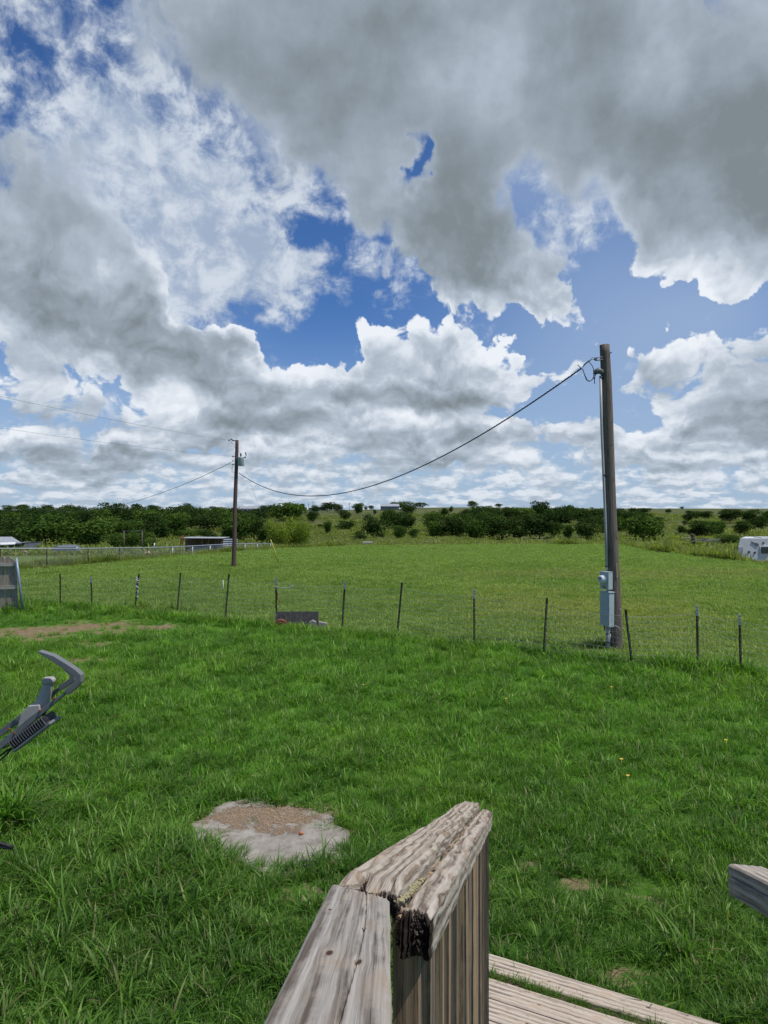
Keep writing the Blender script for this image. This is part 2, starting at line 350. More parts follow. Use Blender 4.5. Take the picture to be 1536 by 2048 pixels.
# fine
LT, MD, DK = (.40,.365,.325), (.25,.22,.195), (.10,.085,.072)

# --- ground
def lawn_nodes(nt, P):
    x, y, z = nt.xyz(P)
    flat = nt.vec(x, y, 0.0)
    side = (y-20.0) + (x+9.5)*.535                   # behind (+) or before (-) the wire fence
    sd2 = side + (nt.noise(flat, .8, 3, .6)-.5)*2.2
    fld = nt.step(sd2, -.2, 1.0)
    n1 = nt.noise(flat, .22, 4, .6); n2 = nt.noise(flat, 1.1, 5, .65); n3 = nt.noise(flat, .065, 3, .5)
    yard = nt.mix(nt.step(n2, .40, .66), (.070,.185,.022), (.125,.285,.036))
    yard = nt.mix(nt.step(n1, .5, .68, 0, .6), yard, (.145,.270,.034))
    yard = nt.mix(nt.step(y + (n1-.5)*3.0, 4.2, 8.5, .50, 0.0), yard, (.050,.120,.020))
    field = nt.mix(nt.step(n2*.5+n1*.5, .38, .62), (.125,.225,.045), (.185,.285,.068))
    yel = nt.m('POWER', math.exp(-1), ((x-5.5)/5.0)*((x-5.5)/5.0) + ((y-20.0)/6.0)*((y-20.0)/6.0))
    field = nt.mix(nt.step(yel*.55 + (n2-.5)*.8 + (n1-.5)*.6, .15, .60, 0, .75), field, (.225,.275,.075))
    far_y = nt.step(y + (n1-.5)*14, 33, 40)
    band = nt.step(nt.m('ABSOLUTE', (y-29.5) - x*.10 + (n1-.5)*6), .6, 3.2, .55, 0.0)*nt.step(x, 1, 6)
    field = nt.mix(band, field, (.215,.255,.085))
    field = nt.mix(far_y*.8, field, (.165,.275,.062))
    return nt.mix(fld, yard, field), n1, n2, n3
def mat_ground():
    m, nt, out = mat('ground'); P = pos(nt); lawn, n1, n2, n3 = lawn_nodes(nt, P)
    a = nt.new('ShaderNodeAttribute', attribute_name='zone'); zr, zg, zb = nt.xyz(V(nt, a.outputs['Vector']))
    x, y, z = nt.xyz(P); flat = nt.vec(x, y, 0.0)
    f = nt.noise(flat, 9, 6, .7); tiny = nt.noise(flat, 60, 4, .7)
    lawn = nt.mix(.5, lawn, nt.mix(1.0, lawn, nt.ramp(f, [(.35, (.20,.20,.18)), (.65, (.46,.43,.38))]), 'MULTIPLY'))
    soil = nt.ramp(f*.6+tiny*.4, [(.35, (.10,.075,.04)), (.5, (.20,.145,.085)), (.66, (.33,.25,.16))])
    m1 = nt.noise(nt.vec(x*.55, y*.22, 0), .085, 5, .6); m2 = nt.noise(nt.vec(x, y*.45, 4.0), .35, 7, .7); m3 = nt.noise(nt.vec(x, y*.5, 9.0), 2.0, 5, .7)
    mead = nt.ramp(m1*.45+m2*.55, [(.36, (.050,.078,.022)), (.47, (.082,.108,.034)), (.56, (.125,.130,.055)), (.68, (.18,.155,.085))])
    mead = nt.mix(.55, mead, nt.mix(1.0, mead, nt.ramp(m3, [(.35, (.35,.35,.3)), (.65, (1.25,1.2,1.1))]), 'MULTIPLY'))
    dry = nt.ramp(m2, [(.35, (.10,.10,.045)), (.6, (.21,.17,.09))])
    far_ = nt.step(y, 300, 700); mead = nt.mix(far_*.5, mead, (.110,.125,.060))
    mead = nt.mix(nt.step(n1*.3+m2*.7, .5, .62)*nt.step(y, 75, 150, .9, 0), mead, dry)
    col = nt.mix(zr, mead, lawn)
    col = nt.mix(nt.step(zg + (f-.5)*2.4 + (n2-.5)*2.6 + (tiny-.5)*.8, .42, .85), col, soil)
    principled(nt, out, col, .95, 0, f*.6+tiny*.4, .6, .03, .05); return m
def mat_blade(name='grass_blade', weed=False, lo=(.46,.50,.55), hi=(2.15,1.85,1.7)):
    m, nt, out = mat(name); P = pos(nt); lawn, n1, n2, n3 = lawn_nodes(nt, P)
    a = nt.new('ShaderNodeAttribute', attribute_name='tint'); tr, tg, tb = nt.xyz(V(nt, a.outputs['Vector']))
    if weed: lawn = nt.mix(nt.step(n2, .35, .65), (.095,.150,.030), (.190,.245,.065))
    c = nt.mix(1.0, lawn, nt.mix(tr, lo, hi), 'MULTIPLY')
    c = nt.mix(nt.step(tg, .90 if not weed else .80, 1.0, 0, .8), c, (.24,.20,.10))
    d = nt.new('ShaderNodeBsdfDiffuse'); nt.put(d.inputs[0], c)
    t = nt.new('ShaderNodeBsdfTranslucent'); nt.put(t.inputs[0], nt.mix(1.0, c, (1.35,1.5,.6), 'MULTIPLY'))
    g = nt.new('ShaderNodeBsdfGlossy'); g.inputs[1].default_value = .5; nt.put(g.inputs[0], (.62,.62,.42))
    x1 = nt.new('ShaderNodeMixShader'); x1.inputs[0].default_value = .48; nt.l.new(d.outputs[0], x1.inputs[1]); nt.l.new(t.outputs[0], x1.inputs[2])
    x2 = nt.new('ShaderNodeMixShader'); x2.inputs[0].default_value = .045; nt.l.new(x1.outputs[0], x2.inputs[1]); nt.l.new(g.outputs[0], x2.inputs[2])
    nt.l.new(x2.outputs[0], out.inputs[0]); return m
M_ground, M_blade, M_weed = mat_ground(), mat_blade(), mat_blade('weed_leaf', True)
M_bladef = mat_blade('field_blade', False, (.95,.90,1.0), (1.75,1.50,1.55))
def mat_leaf(name, c1, c2, c3):
    m, nt, out = mat(name); a = nt.new('ShaderNodeAttribute', attribute_name='tint'); tr, tg, tb = nt.xyz(V(nt, a.outputs['Vector']))
    oi = nt.new('ShaderNodeObjectInfo')
    c = nt.ramp(tr, [(.1, c1), (.6, c2), (1, c3)])
    c = nt.mix(.8, c, nt.mix(1.0, c, nt.mix(V(nt, oi.outputs['Random']), (.72,.80,.72), (1.30,1.18,1.0)), 'MULTIPLY'))
    d = nt.new('ShaderNodeBsdfDiffuse'); nt.put(d.inputs[0], c); t = nt.new('ShaderNodeBsdfTranslucent'); nt.put(t.inputs[0], nt.mix(1.0, c, (1.2,1.5,.6), 'MULTIPLY'))
    x1 = nt.new('ShaderNodeMixShader'); x1.inputs[0].default_value = .22; nt.l.new(d.outputs[0], x1.inputs[1]); nt.l.new(t.outputs[0], x1.inputs[2]); nt.l.new(x1.outputs[0], out.inputs[0]); return m
M_leaf = mat_leaf('tree_leaf', (.024,.046,.015), (.044,.080,.024), (.085,.125,.038))
M_leafm = mat_leaf('mid_green_leaf', (.040,.075,.018), (.070,.125,.028), (.11,.175,.04))
M_leafy = mat_leaf('yellow_green_leaf', (.110,.160,.025), (.190,.260,.040), (.28,.34,.06))
M_bark = plain('bark', (.04,.032,.026), (.09,.075,.06), 12, .9)

# ================================================================ terrain
PROF = np.array([(0,0),(30,0),(45,-.25),(60,-.9),(90,-2.0),(130,-3.3),(180,-4.0),(240,-3.2),(330,-.6),(430,2.2),(520,4.6),(600,6.0),(700,5.8),(1500,2),(5000,-14)], float)
FIELD = [(-60,26),(-30,29),(-17.8,31.6),(-7.9,51.2),(-2.8,55),(8,57.5),(20,58),(19.2,48.4),(20.2,35.4),(24,24),(60,10),(60,-200),(-60,-200)]
CREST = np.array([((c-768)/1365, r_) for c, r_ in ((-400,1020),(0,1021),(500,1021),(600,1020.5),(700,1019.5),(780,1018.6),(812,1017.0),(840,1015.4),(880,1014.6),(1000,1014.8),(1150,1016.5),(1536,1017.2),(2200,1018))])
def sdist(x, y, poly):                               # signed distance, negative inside
    x = np.asarray(x, float); y = np.asarray(y, float); d = np.full(x.shape, 1e9); ins = np.zeros(x.shape, bool); n = len(poly)
    for i in range(n):
        ax, ay = poly[i]; bx, by = poly[(i+1) % n]; ex, ey = bx-ax, by-ay
        t = np.clip(((x-ax)*ex+(y-ay)*ey)/(ex*ex+ey*ey), 0, 1); d = np.minimum(d, np.hypot(x-ax-ex*t, y-ay-ey*t))
        c = ((ay > y) != (by > y)); xi = ax+(y-ay)/(ey if ey else 1e-9)*ex; ins ^= c & (x < xi)
    return np.where(ins, -d, d)
def sm(v, a, b):
    t = np.clip((v-a)/(b-a), 0, 1); return t*t*(3-2*t)
def terrain(x, y):
    x = np.asarray(x, float); y = np.asarray(y, float)
    r = np.sqrt(y*y + .25*x*x); p = np.interp(np.maximum(y, 0)*.6+r*.4, PROF[:, 0], PROF[:, 1])
    d = sdist(x, y, FIELD); k = sm(d, 0.3, 5.0)
    far_ = sm(y, 120, 400)
    und = far_*(1.1*np.sin(x*.011+1.3)*np.cos(y*.009) + .8*np.sin(x*.027+y*.013) ) + .35*sm(y, 60, 120)*np.sin(x*.09+y*.05)
    azr = x/np.maximum(y, 1.0); row = np.interp(azr, CREST[:, 0], CREST[:, 1]); zt = 2.8+(1024-row)/1365*600-6.0
    und = und*(1-sm(y, 250, 520)) + sm(y, 300, 560)*zt
    bump = .018*np.sin(x*1.7+.6*y)*np.cos(y*1.3-.4*x) + .012*np.sin(x*3.9-y*2.1+1.0)
    hump = -.35*np.exp(-((y-52)/9.0)**2)*0
    return (p+und)*k + bump*(y < 80) + hump
def tz(x, y): return float(terrain(x, y))
def ground_at(px, py, y0=60.0, y1=640.0):
    k = (px-768)/FPX
    Y = np.linspace(y0, y1, 1200); z = terrain(Y*k, Y); row = 1024-(z-EYE.z)/Y*FPX
    i = np.argmax(row <= py) if (row <= py).any() else len(Y)-1
    if not (row <= py).any(): i = int(np.argmin(row))
    return Vector((Y[i]*k, Y[i], z[i]))
def near_at(px, py, z=0.0):                          # on level ground
    Y = (EYE.z-z)*FPX/(py-1024); return Vector(((px-768)/FPX*Y, Y, z))

DIRT = [(near_at(x, y), rx, ry, w) for x, y, rx, ry, w in (
  (110,1262,1.9,1.0,1.0),(210,1250,1.5,.8,.9),(310,1256,.9,.5,1.1),(205,1290,1.0,.5,.8),(30,1275,1.5,1.0,.75),(180,1345,.5,.3,.5),
  (530,1640,.62,.34,1.3),(455,1640,.30,.25,1.0),(600,1650,.35,.18,1.0),(680,1670,.12,.20,.9),(395,1685,.10,.25,.9),(610,1790,.20,.20,1.2),
  (1150,1768,.24,.11,1.0),(1285,1785,.32,.12,1.0),(1045,1735,.18,.12,1.0),(200,1320,.8,.3,.7),(1120,1770,.1,.1,1.0),(960,1330,.6,.3,.5),(1350,1500,.3,.2,.45),(1230,1515,.2,.2,.4),(1260,1955,.4,.10,.8))]
PAD = [near_at(x, y) for x, y in ((368,1692),(395,1645),(432,1618),(470,1604),(520,1600),(610,1622),(660,1640),(692,1668),(694,1700),(668,1722),(622,1745),(560,1758),(500,1752),(440,1724),(404,1706))]
PADP = [(p.x, p.y) for p in PAD]
def dirtv(x, y):
    v = np.zeros(np.shape(x))
    for p, rx, ry, w in DIRT: v = np.maximum(v, w*np.exp(-(((x-p.x)/rx)**2+((y-p.y)/ry)**2)))
    return v
def sinh_axis(lo, hi, n, k, c=0.0):
    a = math.asinh((lo-c)/k); b = math.asinh((hi-c)/k); return c+np.sinh(np.linspace(a, b, n))*k
gx = sinh_axis(-3500, 3500, 300, 7.0); gy = sinh_axis(-400, 4800, 420, 9.0, 6.0)
GX, GY = np.meshgrid(gx, gy); GZ = terrain(GX, GY)
GZ = GZ - .05*np.exp(-np.minimum(0, sdist(GX, GY, PADP))**2)*(sdist(GX, GY, PADP) < 0)
nx, ny = len(gx), len(gy); idx = np.arange(nx*ny).reshape(ny, nx)
gf = np.stack([idx[:-1, :-1], idx[:-1, 1:], idx[1:, 1:], idx[1:, :-1]], -1).reshape(-1, 4)
zone = np.zeros((nx*ny, 4)); zone[:, 0] = sm(-sdist(GX, GY, FIELD).ravel(), -.6, .2)
NB = sdist(GX, GY, [(-46,36),(-20,36.5),(-11.5,44),(-12,54),(-46,54)]).ravel(); zone[:, 0] = np.maximum(zone[:, 0], sm(-NB, 0, 2)*.75)
zone[:, 1] = dirtv(GX, GY).ravel(); zone[:, 3] = 1
gme = np_mesh('ground', np.stack([GX.ravel(), GY.ravel(), GZ.ravel()], -1), gf, M_ground, True, {'zone': ('FLOAT_COLOR', zone)})
ground = bpy.data.objects.new('ground', gme); C.objects.link(ground); tag(ground, kind='structure')

# ================================================================ grass
def tuft(name, n, hmin, hmax, wid, spread, lean, m, seg=4, curl=1.0, seed=0, leafy=False):
    r = np.random.default_rng(seed); VS = []; FS = []; T = []; b = 0
    for i in range(n):
        a = r.uniform(0, 2*pi); rad = spread*math.sqrt(r.random()); x0, y0 = rad*cos(a), rad*sin(a)
        h = r.uniform(hmin, hmax); w = wid*r.uniform(.6, 1.35); th = r.uniform(0, 2*pi) if r.random() < .5 else a+r.normal(0, .5)
        ln = lean*r.uniform(.15, 1.0)*h; dirx, diry = cos(th), sin(th); sx, sy = -diry, dirx
        tw = r.uniform(-.6, .6); sx, sy = sx*cos(tw)-sy*sin(tw)*.4, sx*sin(tw)*.4+sy*cos(tw)
        col = (r.random(), r.random(), r.random(), 1)
        for k in range(seg+1):
            t = k/seg; q = ln*t**1.8; zz = h*(t-.45*curl*(ln/h)*t**3)
            ww = w*.5*(1-t**2.2)*(.55+.9*min(t*3, 1)) if k < seg else 0
            if leafy: ww = w*.5*math.sin(pi*min(.97, max(.06, t)))
            px, py = x0+dirx*q, y0+diry*q
            if k < seg: VS += [(px-sx*ww, py-sy*ww, zz), (px+sx*ww, py+sy*ww, zz+ww*.3)]; T += [col, col]
            else: VS += [(px, py, zz), (px+1e-5, py, zz)]; T += [col, col]
        for k in range(seg): FS.append((b+2*k, b+2*k+1, b+2*k+3, b+2*k+2))
        b += 2*(seg+1)
    me = np_mesh(name, VS, FS, m, True, {'tint': ('FLOAT_COLOR', T)})
    return bpy.data.objects.new(name, me)
def scatter(name, P, rot, scl, ids, sources):
    """one object: points, each carrying one of the source tufts through geometry nodes"""
    coll = bpy.data.collections.new(name+'_tufts')
    for i, s in enumerate(sources): s.name = '%s_tuft_%02d' % (name, i); coll.objects.link(s)
    me = bpy.data.meshes.new(name); me.vertices.add(len(P)); me.vertices.foreach_set('co', np.asarray(P, np.float32).ravel())
    for an, typ, key, dat in (('rot', 'FLOAT_VECTOR', 'vector', rot), ('scl', 'FLOAT_VECTOR', 'vector', scl), ('pick', 'INT', 'value', ids)):
        a = me.attributes.new(an, typ, 'POINT'); a.data.foreach_set(key, np.asarray(dat, np.int32 if typ == 'INT' else np.float32).ravel())
    o = bpy.data.objects.new(name, me); C.objects.link(o)
    g = bpy.data.node_groups.new(name, 'GeometryNodeTree'); nt = NT(g)
    g.interface.new_socket('Geometry', in_out='INPUT', socket_type='NodeSocketGeometry'); g.interface.new_socket('Geometry', in_out='OUTPUT', socket_type='NodeSocketGeometry')
    gi = nt.new('NodeGroupInput'); go = nt.new('NodeGroupOutput'); ip = nt.new('GeometryNodeInstanceOnPoints'); ci = nt.new('GeometryNodeCollectionInfo')
    ci.inputs['Collection'].default_value = coll; ci.inputs['Separate Children'].default_value = True; ci.inputs['Reset Children'].default_value = True
    def attr(nm, dt):
        n = nt.new('GeometryNodeInputNamedAttribute', data_type=dt); n.inputs[0].default_value = nm; return n.outputs[0]
    ip.inputs['Pick Instance'].default_value = True
    nt.l.new(gi.outputs[0], ip.inputs['Points']); nt.l.new(ci.outputs[0], ip.inputs['Instance'])
    nt.l.new(attr('pick', 'INT'), ip.inputs['Instance Index']); nt.l.new(attr('scl', 'FLOAT_VECTOR'), ip.inputs['Scale'])
    e = nt.new('FunctionNodeEulerToRotation'); nt.l.new(attr('rot', 'FLOAT_VECTOR'), e.inputs[0]); nt.l.new(e.outputs[0], ip.inputs['Rotation'])
    nt.l.new(ip.outputs[0], go.inputs[0])
    o.modifiers.new('scatter', 'NODES').node_group = g
    return tag(o, kind='stuff')
# tufts: 0-5 fine, 6-9 broad, 10-11 tall broad, 12-15 field
TU = [tuft('t', 46, .05, .15, .0042, .085, 1.0, M_blade, seed=i) for i in range(6)]
TU += [tuft('t', 15, .09, .20, .0088, .06, 1.25, M_blade, seed=20+i) for i in range(4)]
TU += [tuft('t', 11, .20, .40, .0135, .06, 1.2, M_blade, seg=6, seed=40+i) for i in range(2)]
TU += [tuft('t', 60, .03, .085, .0085, .22, 1.3, M_bladef, seg=3, seed=60+i) for i in range(4)]
def zone_pts(y0, y1, dens, mar=1.22, ext=1.0):
    n = int(dens*(y1*y1-y0*y0)*.5627*mar*1.0); Y = np.sqrt(rng.uniform(y0*y0, y1*y1, n)); X = (rng.random(n)*2-1)*(Y*.5627*mar+ext*.0)
    return X, Y
BOARD_KEEP = []                                       # ground boards keep their tops clear, filled below
P1, P2 = near_at(968, 1903, .1), near_at(1470, 2051, .1)
bd = (P2-P1); bd.z = 0; bd.normalize(); bn = Vector((bd.y, -bd.x, 0))
if bn.y > 0: bn = -bn                                 # towards the camera
def on_boards(x, y):
    u = (x-P1.x)*bd.x+(y-P1.y)*bd.y; v = (x-P1.x)*bn.x+(y-P1.y)*bn.y
    gap = (v > .158) & (v < .205)
    return (u > -.02) & (u < 3.0) & (v > -.01) & (v < 1.2)
Xs, Ys, Ks, Ss, Ls = [], [], [], [], []
def lay(X, Y, kinds, s0, s1, thin=1.0):
    d = dirtv(X, Y); inside = sdist(X, Y, PADP)
    keep = (rng.random(len(X)) > np.clip(d*1.25-.25, 0, .88)) & ~((inside < -.02-.07*rng.random(len(X))**2*3) & (rng.random(len(X)) > .03)) & (sdist(X, Y, FIELD) < .3) & ~on_boards(X, Y)
    keep &= rng.random(len(X)) < thin
    X, Y, d = X[keep], Y[keep], d[keep]; Xs.append(X); Ys.append(Y); Ks.append(rng.choice(kinds, len(X))); Ss.append(rng.uniform(s0, s1, len(X))*(1-.45*np.clip(d, 0, 1)))
def patchy(X, Y, f, ph):                              # 0..1 drifting clumps
    return .5+.5*np.sin(X*f+ph+1.3*np.sin(Y*f*.7+ph))*np.cos(Y*f*1.1-ph+np.sin(X*f*.6))
def side_of(X, Y): return (Y-20)+(X+9.5)*.535
for (y0, y1, dn) in ((3.2, 6.0, 150), (6.0, 9.5, 105), (9.5, 15, 60), (15, 21, 30)):
    X, Y = zone_pts(y0, y1, dn); k = side_of(X, Y) < .3; X, Y = X[k], Y[k]; pt = patchy(X, Y, 1.9, .3)*.6+patchy(X, Y, .7, 2)*.4
    f = 1.0 if y0 < 9 else 1.25
    lay(X, Y, range(0, 6), .75*f, 1.25*f)
    b = rng.random(len(X)) < .10+.30*pt**2+.35*sm(-X, .5, 2.0)*(Y < 7); lay(X[b], Y[b], range(6, 10), .8*f, 1.35*f)
    tall = (rng.random(len(X)) < .10*np.exp(-(((X+2.2)/1.3)**2+((Y-4.6)/1.6)**2))+.012*pt); lay(X[tall], Y[tall], (10, 11), .6, 1.0)
X, Y = zone_pts(13, 24, 42); k = side_of(X, Y) >= .2; lay(X[k], Y[k], range(12, 16), 1.0, 1.6)
X, Y = zone_pts(11, 15, 42); k = side_of(X, Y) >= .2; lay(X[k], Y[k], range(12, 16), .9, 1.4)
X, Y = zone_pts(24, 36, 22); lay(X, Y, range(12, 16), 1.2, 2.0)
X, Y = zone_pts(36, 59, 13); lay(X, Y, range(12, 16), 1.5, 2.3)
# longer grass left standing along the wire fence
t = rng.random(2600); X = -11.5+t*19.5+rng.normal(0, .22, 2600); Y = 20-(X+9.5)*.535+rng.normal(0, .20, 2600); lay(X, Y, (6, 7, 8, 9, 0, 1, 2, 3), 1.1, 1.9, .8)
for px, py, n, sp in ((1370,1345,240,.55),(1460,1350,160,.5),(1130,1300,60,.3),(360,1225,90,.35),(60,1225,90,.4),(25,1225,60,.3),(1215,1297,40,.2),(467,1133,30,.2),(275,1222,60,.3)):
    p = near_at(px, py); lay(p.x+rng.normal(0, sp, n), p.y+rng.normal(0, sp*.4, n), (6, 7, 8, 9, 10), .9, 1.5)
# the tall blades at the left edge and by the pad
for px, py, n, sp, s0, s1 in ((12,1665,26,.10,1.0,1.6),(372,1700,16,.10,.45,.7),(330,1700,60,.25,.5,.8),(440,1745,40,.15,.4,.6),(640,1755,20,.10,.3,.5)):
    p = near_at(px, py); lay(p.x+rng.normal(0, sp, n), p.y+rng.normal(0, sp, n), (10, 11), s0, s1)
u_ = rng.uniform(0, 2.4, 230); v_ = rng.uniform(.160, .200, 230); GAPX, GAPY = P1.x+bd.x*u_+bn.x*v_, P1.y+bd.y*u_+bn.y*v_
Xs.append(GAPX); Ys.append(GAPY); Ks.append(rng.choice((0,1,2,6,7), 230)); Ss.append(rng.uniform(.18, .42, 230))
GXp, GYp = np.concatenate(Xs), np.concatenate(Ys); N = len(GXp); GS = np.concatenate(Ss)
rot = np.stack([rng.normal(0, .10, N), rng.normal(0, .10, N), rng.uniform(0, 2*pi, N)], -1)
grass = scatter('grass', np.stack([GXp, GYp, terrain(GXp, GYp)-.008+np.where(np.arange(N) >= N-230, .085, 0)], -1), rot, np.stack([GS, GS, GS*rng.uniform(.8, 1.15, N)], -1), np.concatenate(Ks), TU)
print('grass tufts', N)
# weeds: the unmown strips round the field, one mass nobody could count
WE = [tuft('w', 42, .25, .75, .030, .26, .9, M_weed, seg=4, seed=80+i, leafy=True) for i in range(4)] + [tuft('w', 60, .25, .65, .012, .30, .8, M_weed, seg=4, seed=90+i) for i in range(3)]
wx, wy, ws = [], [], []
def strip(pts, wid, n, s0, s1):
    pts = np.array(pts, float); L = np.hypot(*np.diff(pts, axis=0).T); t = rng.random(n)*L.sum(); c = np.concatenate([[0], np.cumsum(L)])
    x = np.interp(t, c, pts[:, 0]); y = np.interp(t, c, pts[:, 1]); o = rng.random(n)**.8*wid
    i = np.clip(np.searchsorted(c, t)-1, 0, len(L)-1); d = np.diff(pts, axis=0)/L[:, None]
    x, y = x-d[i, 1]*o, y+d[i, 0]*o; h = .45+.55*patchy(x, y, .8, 1.0)*rng.uniform(.6, 1.2, n)
    wx.append(x); wy.append(y); ws.append(rng.uniform(s0, s1, n)*h)
strip([(-30,28.8),(-17.8,31.9),(-7.9,51.6),(-2.8,55.4)], 3.4, 2300, .75, 1.35)
strip([(-16.5,34.5),(-12.5,42.5)], 2.4, 260, 1.3, 1.9)
strip([(-2.8,55.4),(8,57.9),(20,58.4)], 6, 1500, .5, .9)
strip([(20.2,58),(19.5,48.4),(20.6,35.4),(24,27)], -5.5, 3000, .8, 1.5)
strip([(19.6,50),(20.0,44),(20.6,38)], -2.5, 260, 1.3, 2.0)
wx, wy, ws = map(np.concatenate, (wx, wy, ws)); ws = ws*np.where(wx < -11, .72, 1.0); kp = sdist(wx, wy, FIELD) > -.1; wx, wy, ws = wx[kp], wy[kp], ws[kp]; N = len(wx)
weeds = scatter('weeds', np.stack([wx, wy, terrain(wx, wy)-.03], -1), np.stack([rng.normal(0,.12,N), rng.normal(0,.12,N), rng.uniform(0,6.28,N)], -1), np.stack([ws]*3, -1), rng.integers(0, 7, N), WE)
# scrub and rough pasture grass on the hillside
n = 9000; az_ = rng.uniform(-.62, .62, n); rr = 62*np.exp(rng.random(n)*math.log(420/62)); X, Y = rr*np.sin(az_), rr*np.cos(az_); kp = sdist(X, Y, FIELD) > 4; X, Y, rr = X[kp], Y[kp], rr[kp]
s_ = rng.uniform(.6, 1.3, len(X))*(.8+rr/200)*(.5+.8*patchy(X, Y, .06, .5))
scrub = scatter('rough_pasture_grass', np.stack([X, Y, terrain(X, Y)-.05], -1), np.stack([rng.normal(0,.12,len(X)), rng.normal(0,.12,len(X)), rng.uniform(0,6.28,len(X))], -1), np.stack([s_*1.3, s_*1.3, s_*.7], -1), rng.integers(0, 3, len(X)),
   [tuft('s', 90, .25, .6, .05, .8, .8, M_weed, seg=3, seed=120+i, leafy=(i == 0)) for i in range(3)])

# ================================================================ concrete pad
def mat_pad():
    m, nt, out = mat('stained_concrete'); P = pos(nt); a = nt.noise(P, 7, 6, .65); b = nt.noise(P, 130, 3, .7); c = nt.voro(P, 55.0, dim='3D')
    x, y, z = nt.xyz(P)
    col = nt.ramp(a*.6+b*.4, [(.32, (.12,.095,.07)), (.46, (.25,.225,.19)), (.64, (.385,.355,.31))])
    col = nt.mix(nt.step(c, .10, .22, .75, 0)*nt.step(a, .42, .58), col, (.10,.08,.06))
    px_, py_ = DIRT[6][0].x, DIRT[6][0].y
    q = ((x-px_)/.62)*((x-px_)/.62) + ((y-(py_+.06))/.33)*((y-(py_+.06))/.33)
    st_ = nt.step(q + (a-.5)*5.0 + (nt.noise(P, 3.1, 4, .6)-.5)*2.5 + (b-.5)*2.0, .35, 1.0, .92, 0.0)
    col = nt.mix(st_, col, nt.ramp(b, [(.32, (.07,.045,.03)), (.5, (.20,.13,.082)), (.66, (.42,.32,.21))]))
    principled(nt, out, col, .93, 0, a*.6+b*.5+st_*.6, .7, .012, .1); return m
PC = sum(PAD, Vector())/len(PAD)
bm = bmesh.new(); N_ = 90; ring = []
for i in range(N_):                                   # worn, irregular outline
    t = i/N_*len(PAD); a, b = PAD[int(t)], PAD[(int(t)+1) % len(PAD)]; p = a.lerp(b, t-int(t)); d = (p-PC); j = 1.03+.20*mnoise.noise(p*3.3)+.06*mnoise.noise(p*11)+.03*mnoise.noise(p*30); ring.append(PC+d*j)
lo = [bm.verts.new((p.x, p.y, -.06)) for p in ring]; hi = [bm.verts.new((p.x, p.y, .012)) for p in ring]
bm.faces.new(hi); [bm.faces.new((lo[i], lo[(i+1) % N_], hi[(i+1) % N_], hi[i])) for i in range(N_)]
me = bpy.data.meshes.new('concrete_pad'); bm.to_mesh(me); bm.free(); me.materials.append(mat_pad())
pad = bpy.data.objects.new('concrete_pad', me); C.objects.link(pad); tag(pad, 'cracked grey concrete pad sunk in the grass, strewn with brown straw', 'concrete pad')
mb = MB()                                             # dry clippings lying on the pad
for i in range(1500):
    p = DIRT[6][0]+Vector((random.gauss(.02, .34), random.gauss(.04, .16), 0)); p.z = .014+random.random()*.008
    a = random.random()*6.28; l = random.uniform(.008, .03); d = Vector((cos(a), sin(a), random.uniform(-.1, .25)))*l; q = Vector((-sin(a), cos(a), 0))*.0012
    mb.add([p-d-q, p-d+q, p+d+q, p+d-q], [(0,1,2,3)])
tag(mb.build('dry_straw', M_straw), kind='stuff')
p = near_at(603, 1667, .025); rs = MB(); v8 = []
o = MB().tube([p+Vector((-.018,0,0)), p+Vector((-.010,0,.002)), p+Vector((.006,.003,.002)), p+Vector((.018,0,-.001))], [.006,.014,.013,.005], 9).build('stone', M_orange)
tag(o, 'small orange-red stone lying on the concrete pad', 'stone')

# ================================================================ trees
def crown_mesh(name, seed, m, n=2600, leaf=.30, lobes=9, squash=.85, open_=.0):
    """leaf clumps round many lobes; unit tree: 1 high above its base, crown about 1 wide"""
    r = np.random.default_rng(seed); L = []
    for i in range(lobes):
        a = r.uniform(0, 6.28); d = r.uniform(.05, .33)*(1 if i else 0); zc = r.uniform(.20, .76); L.append((d*cos(a), d*sin(a), zc, r.uniform(.11, .25)*(1.12-.35*abs(zc-.5))))
    L.append((0, 0, .50, .33)); L.append((.02, .03, .27, .27)); L = np.array(L); w = L[:, 3]**2; pk = r.choice(len(L), n, p=w/w.sum())
    u = r.normal(size=(n, 3)); u /= np.linalg.norm(u, axis=1)[:, None]; u[:, 2] = np.where(r.random(n) < .35, np.abs(u[:, 2]), u[:, 2])
    rad = L[pk, 3]*(r.uniform(.50, 1.04, n)**.7)*(1+.18*np.sin(u[:, 0]*7+pk)*np.cos(u[:, 1]*6+pk*2)); out_ = r.random(n) < .12; rad = np.where(out_, rad*r.uniform(1.05, 1.45, n), rad)
    c = L[pk, :3]+u*rad[:, None]*np.array([1, 1, squash]); c[:, 2] = np.where(c[:, 2] < .06, .06+r.random(n)*.2, c[:, 2])
    top = c[:, 2].max(); c[:, 2] *= 1/top; wd = np.percentile(np.abs(c[:, :2]), 99); c[:, :2] *= .5/wd
    t1 = u+r.normal(0, .9, (n, 3)); t1 = np.cross(t1, r.normal(size=(n, 3))); t1 /= np.linalg.norm(t1, axis=1)[:, None]
    nn = u+r.normal(0, .6, (n, 3)); t2 = np.cross(nn, t1); t2 /= np.linalg.norm(t2, axis=1)[:, None]
    s = (leaf*r.uniform(.5, 1.25, n)/10)[:, None]
    VS = np.stack([c-t1*s, c-t2*s*.7+t1*s*.2, c+t1*s, c+t2*s*.7-t1*s*.1], 1).reshape(-1, 3); FS = np.arange(4*n).reshape(n, 4)
    lob = r.random(len(L)); tint = np.clip(.35*lob[pk]+.65*r.random(n), 0, 1); T = np.ones((n, 4)); T[:, 0] = tint; T[:, 1] = r.random(n)
    return np_mesh(name, VS, FS, m, False, {'tint': ('FLOAT_COLOR', np.repeat(T, 4, 0))})
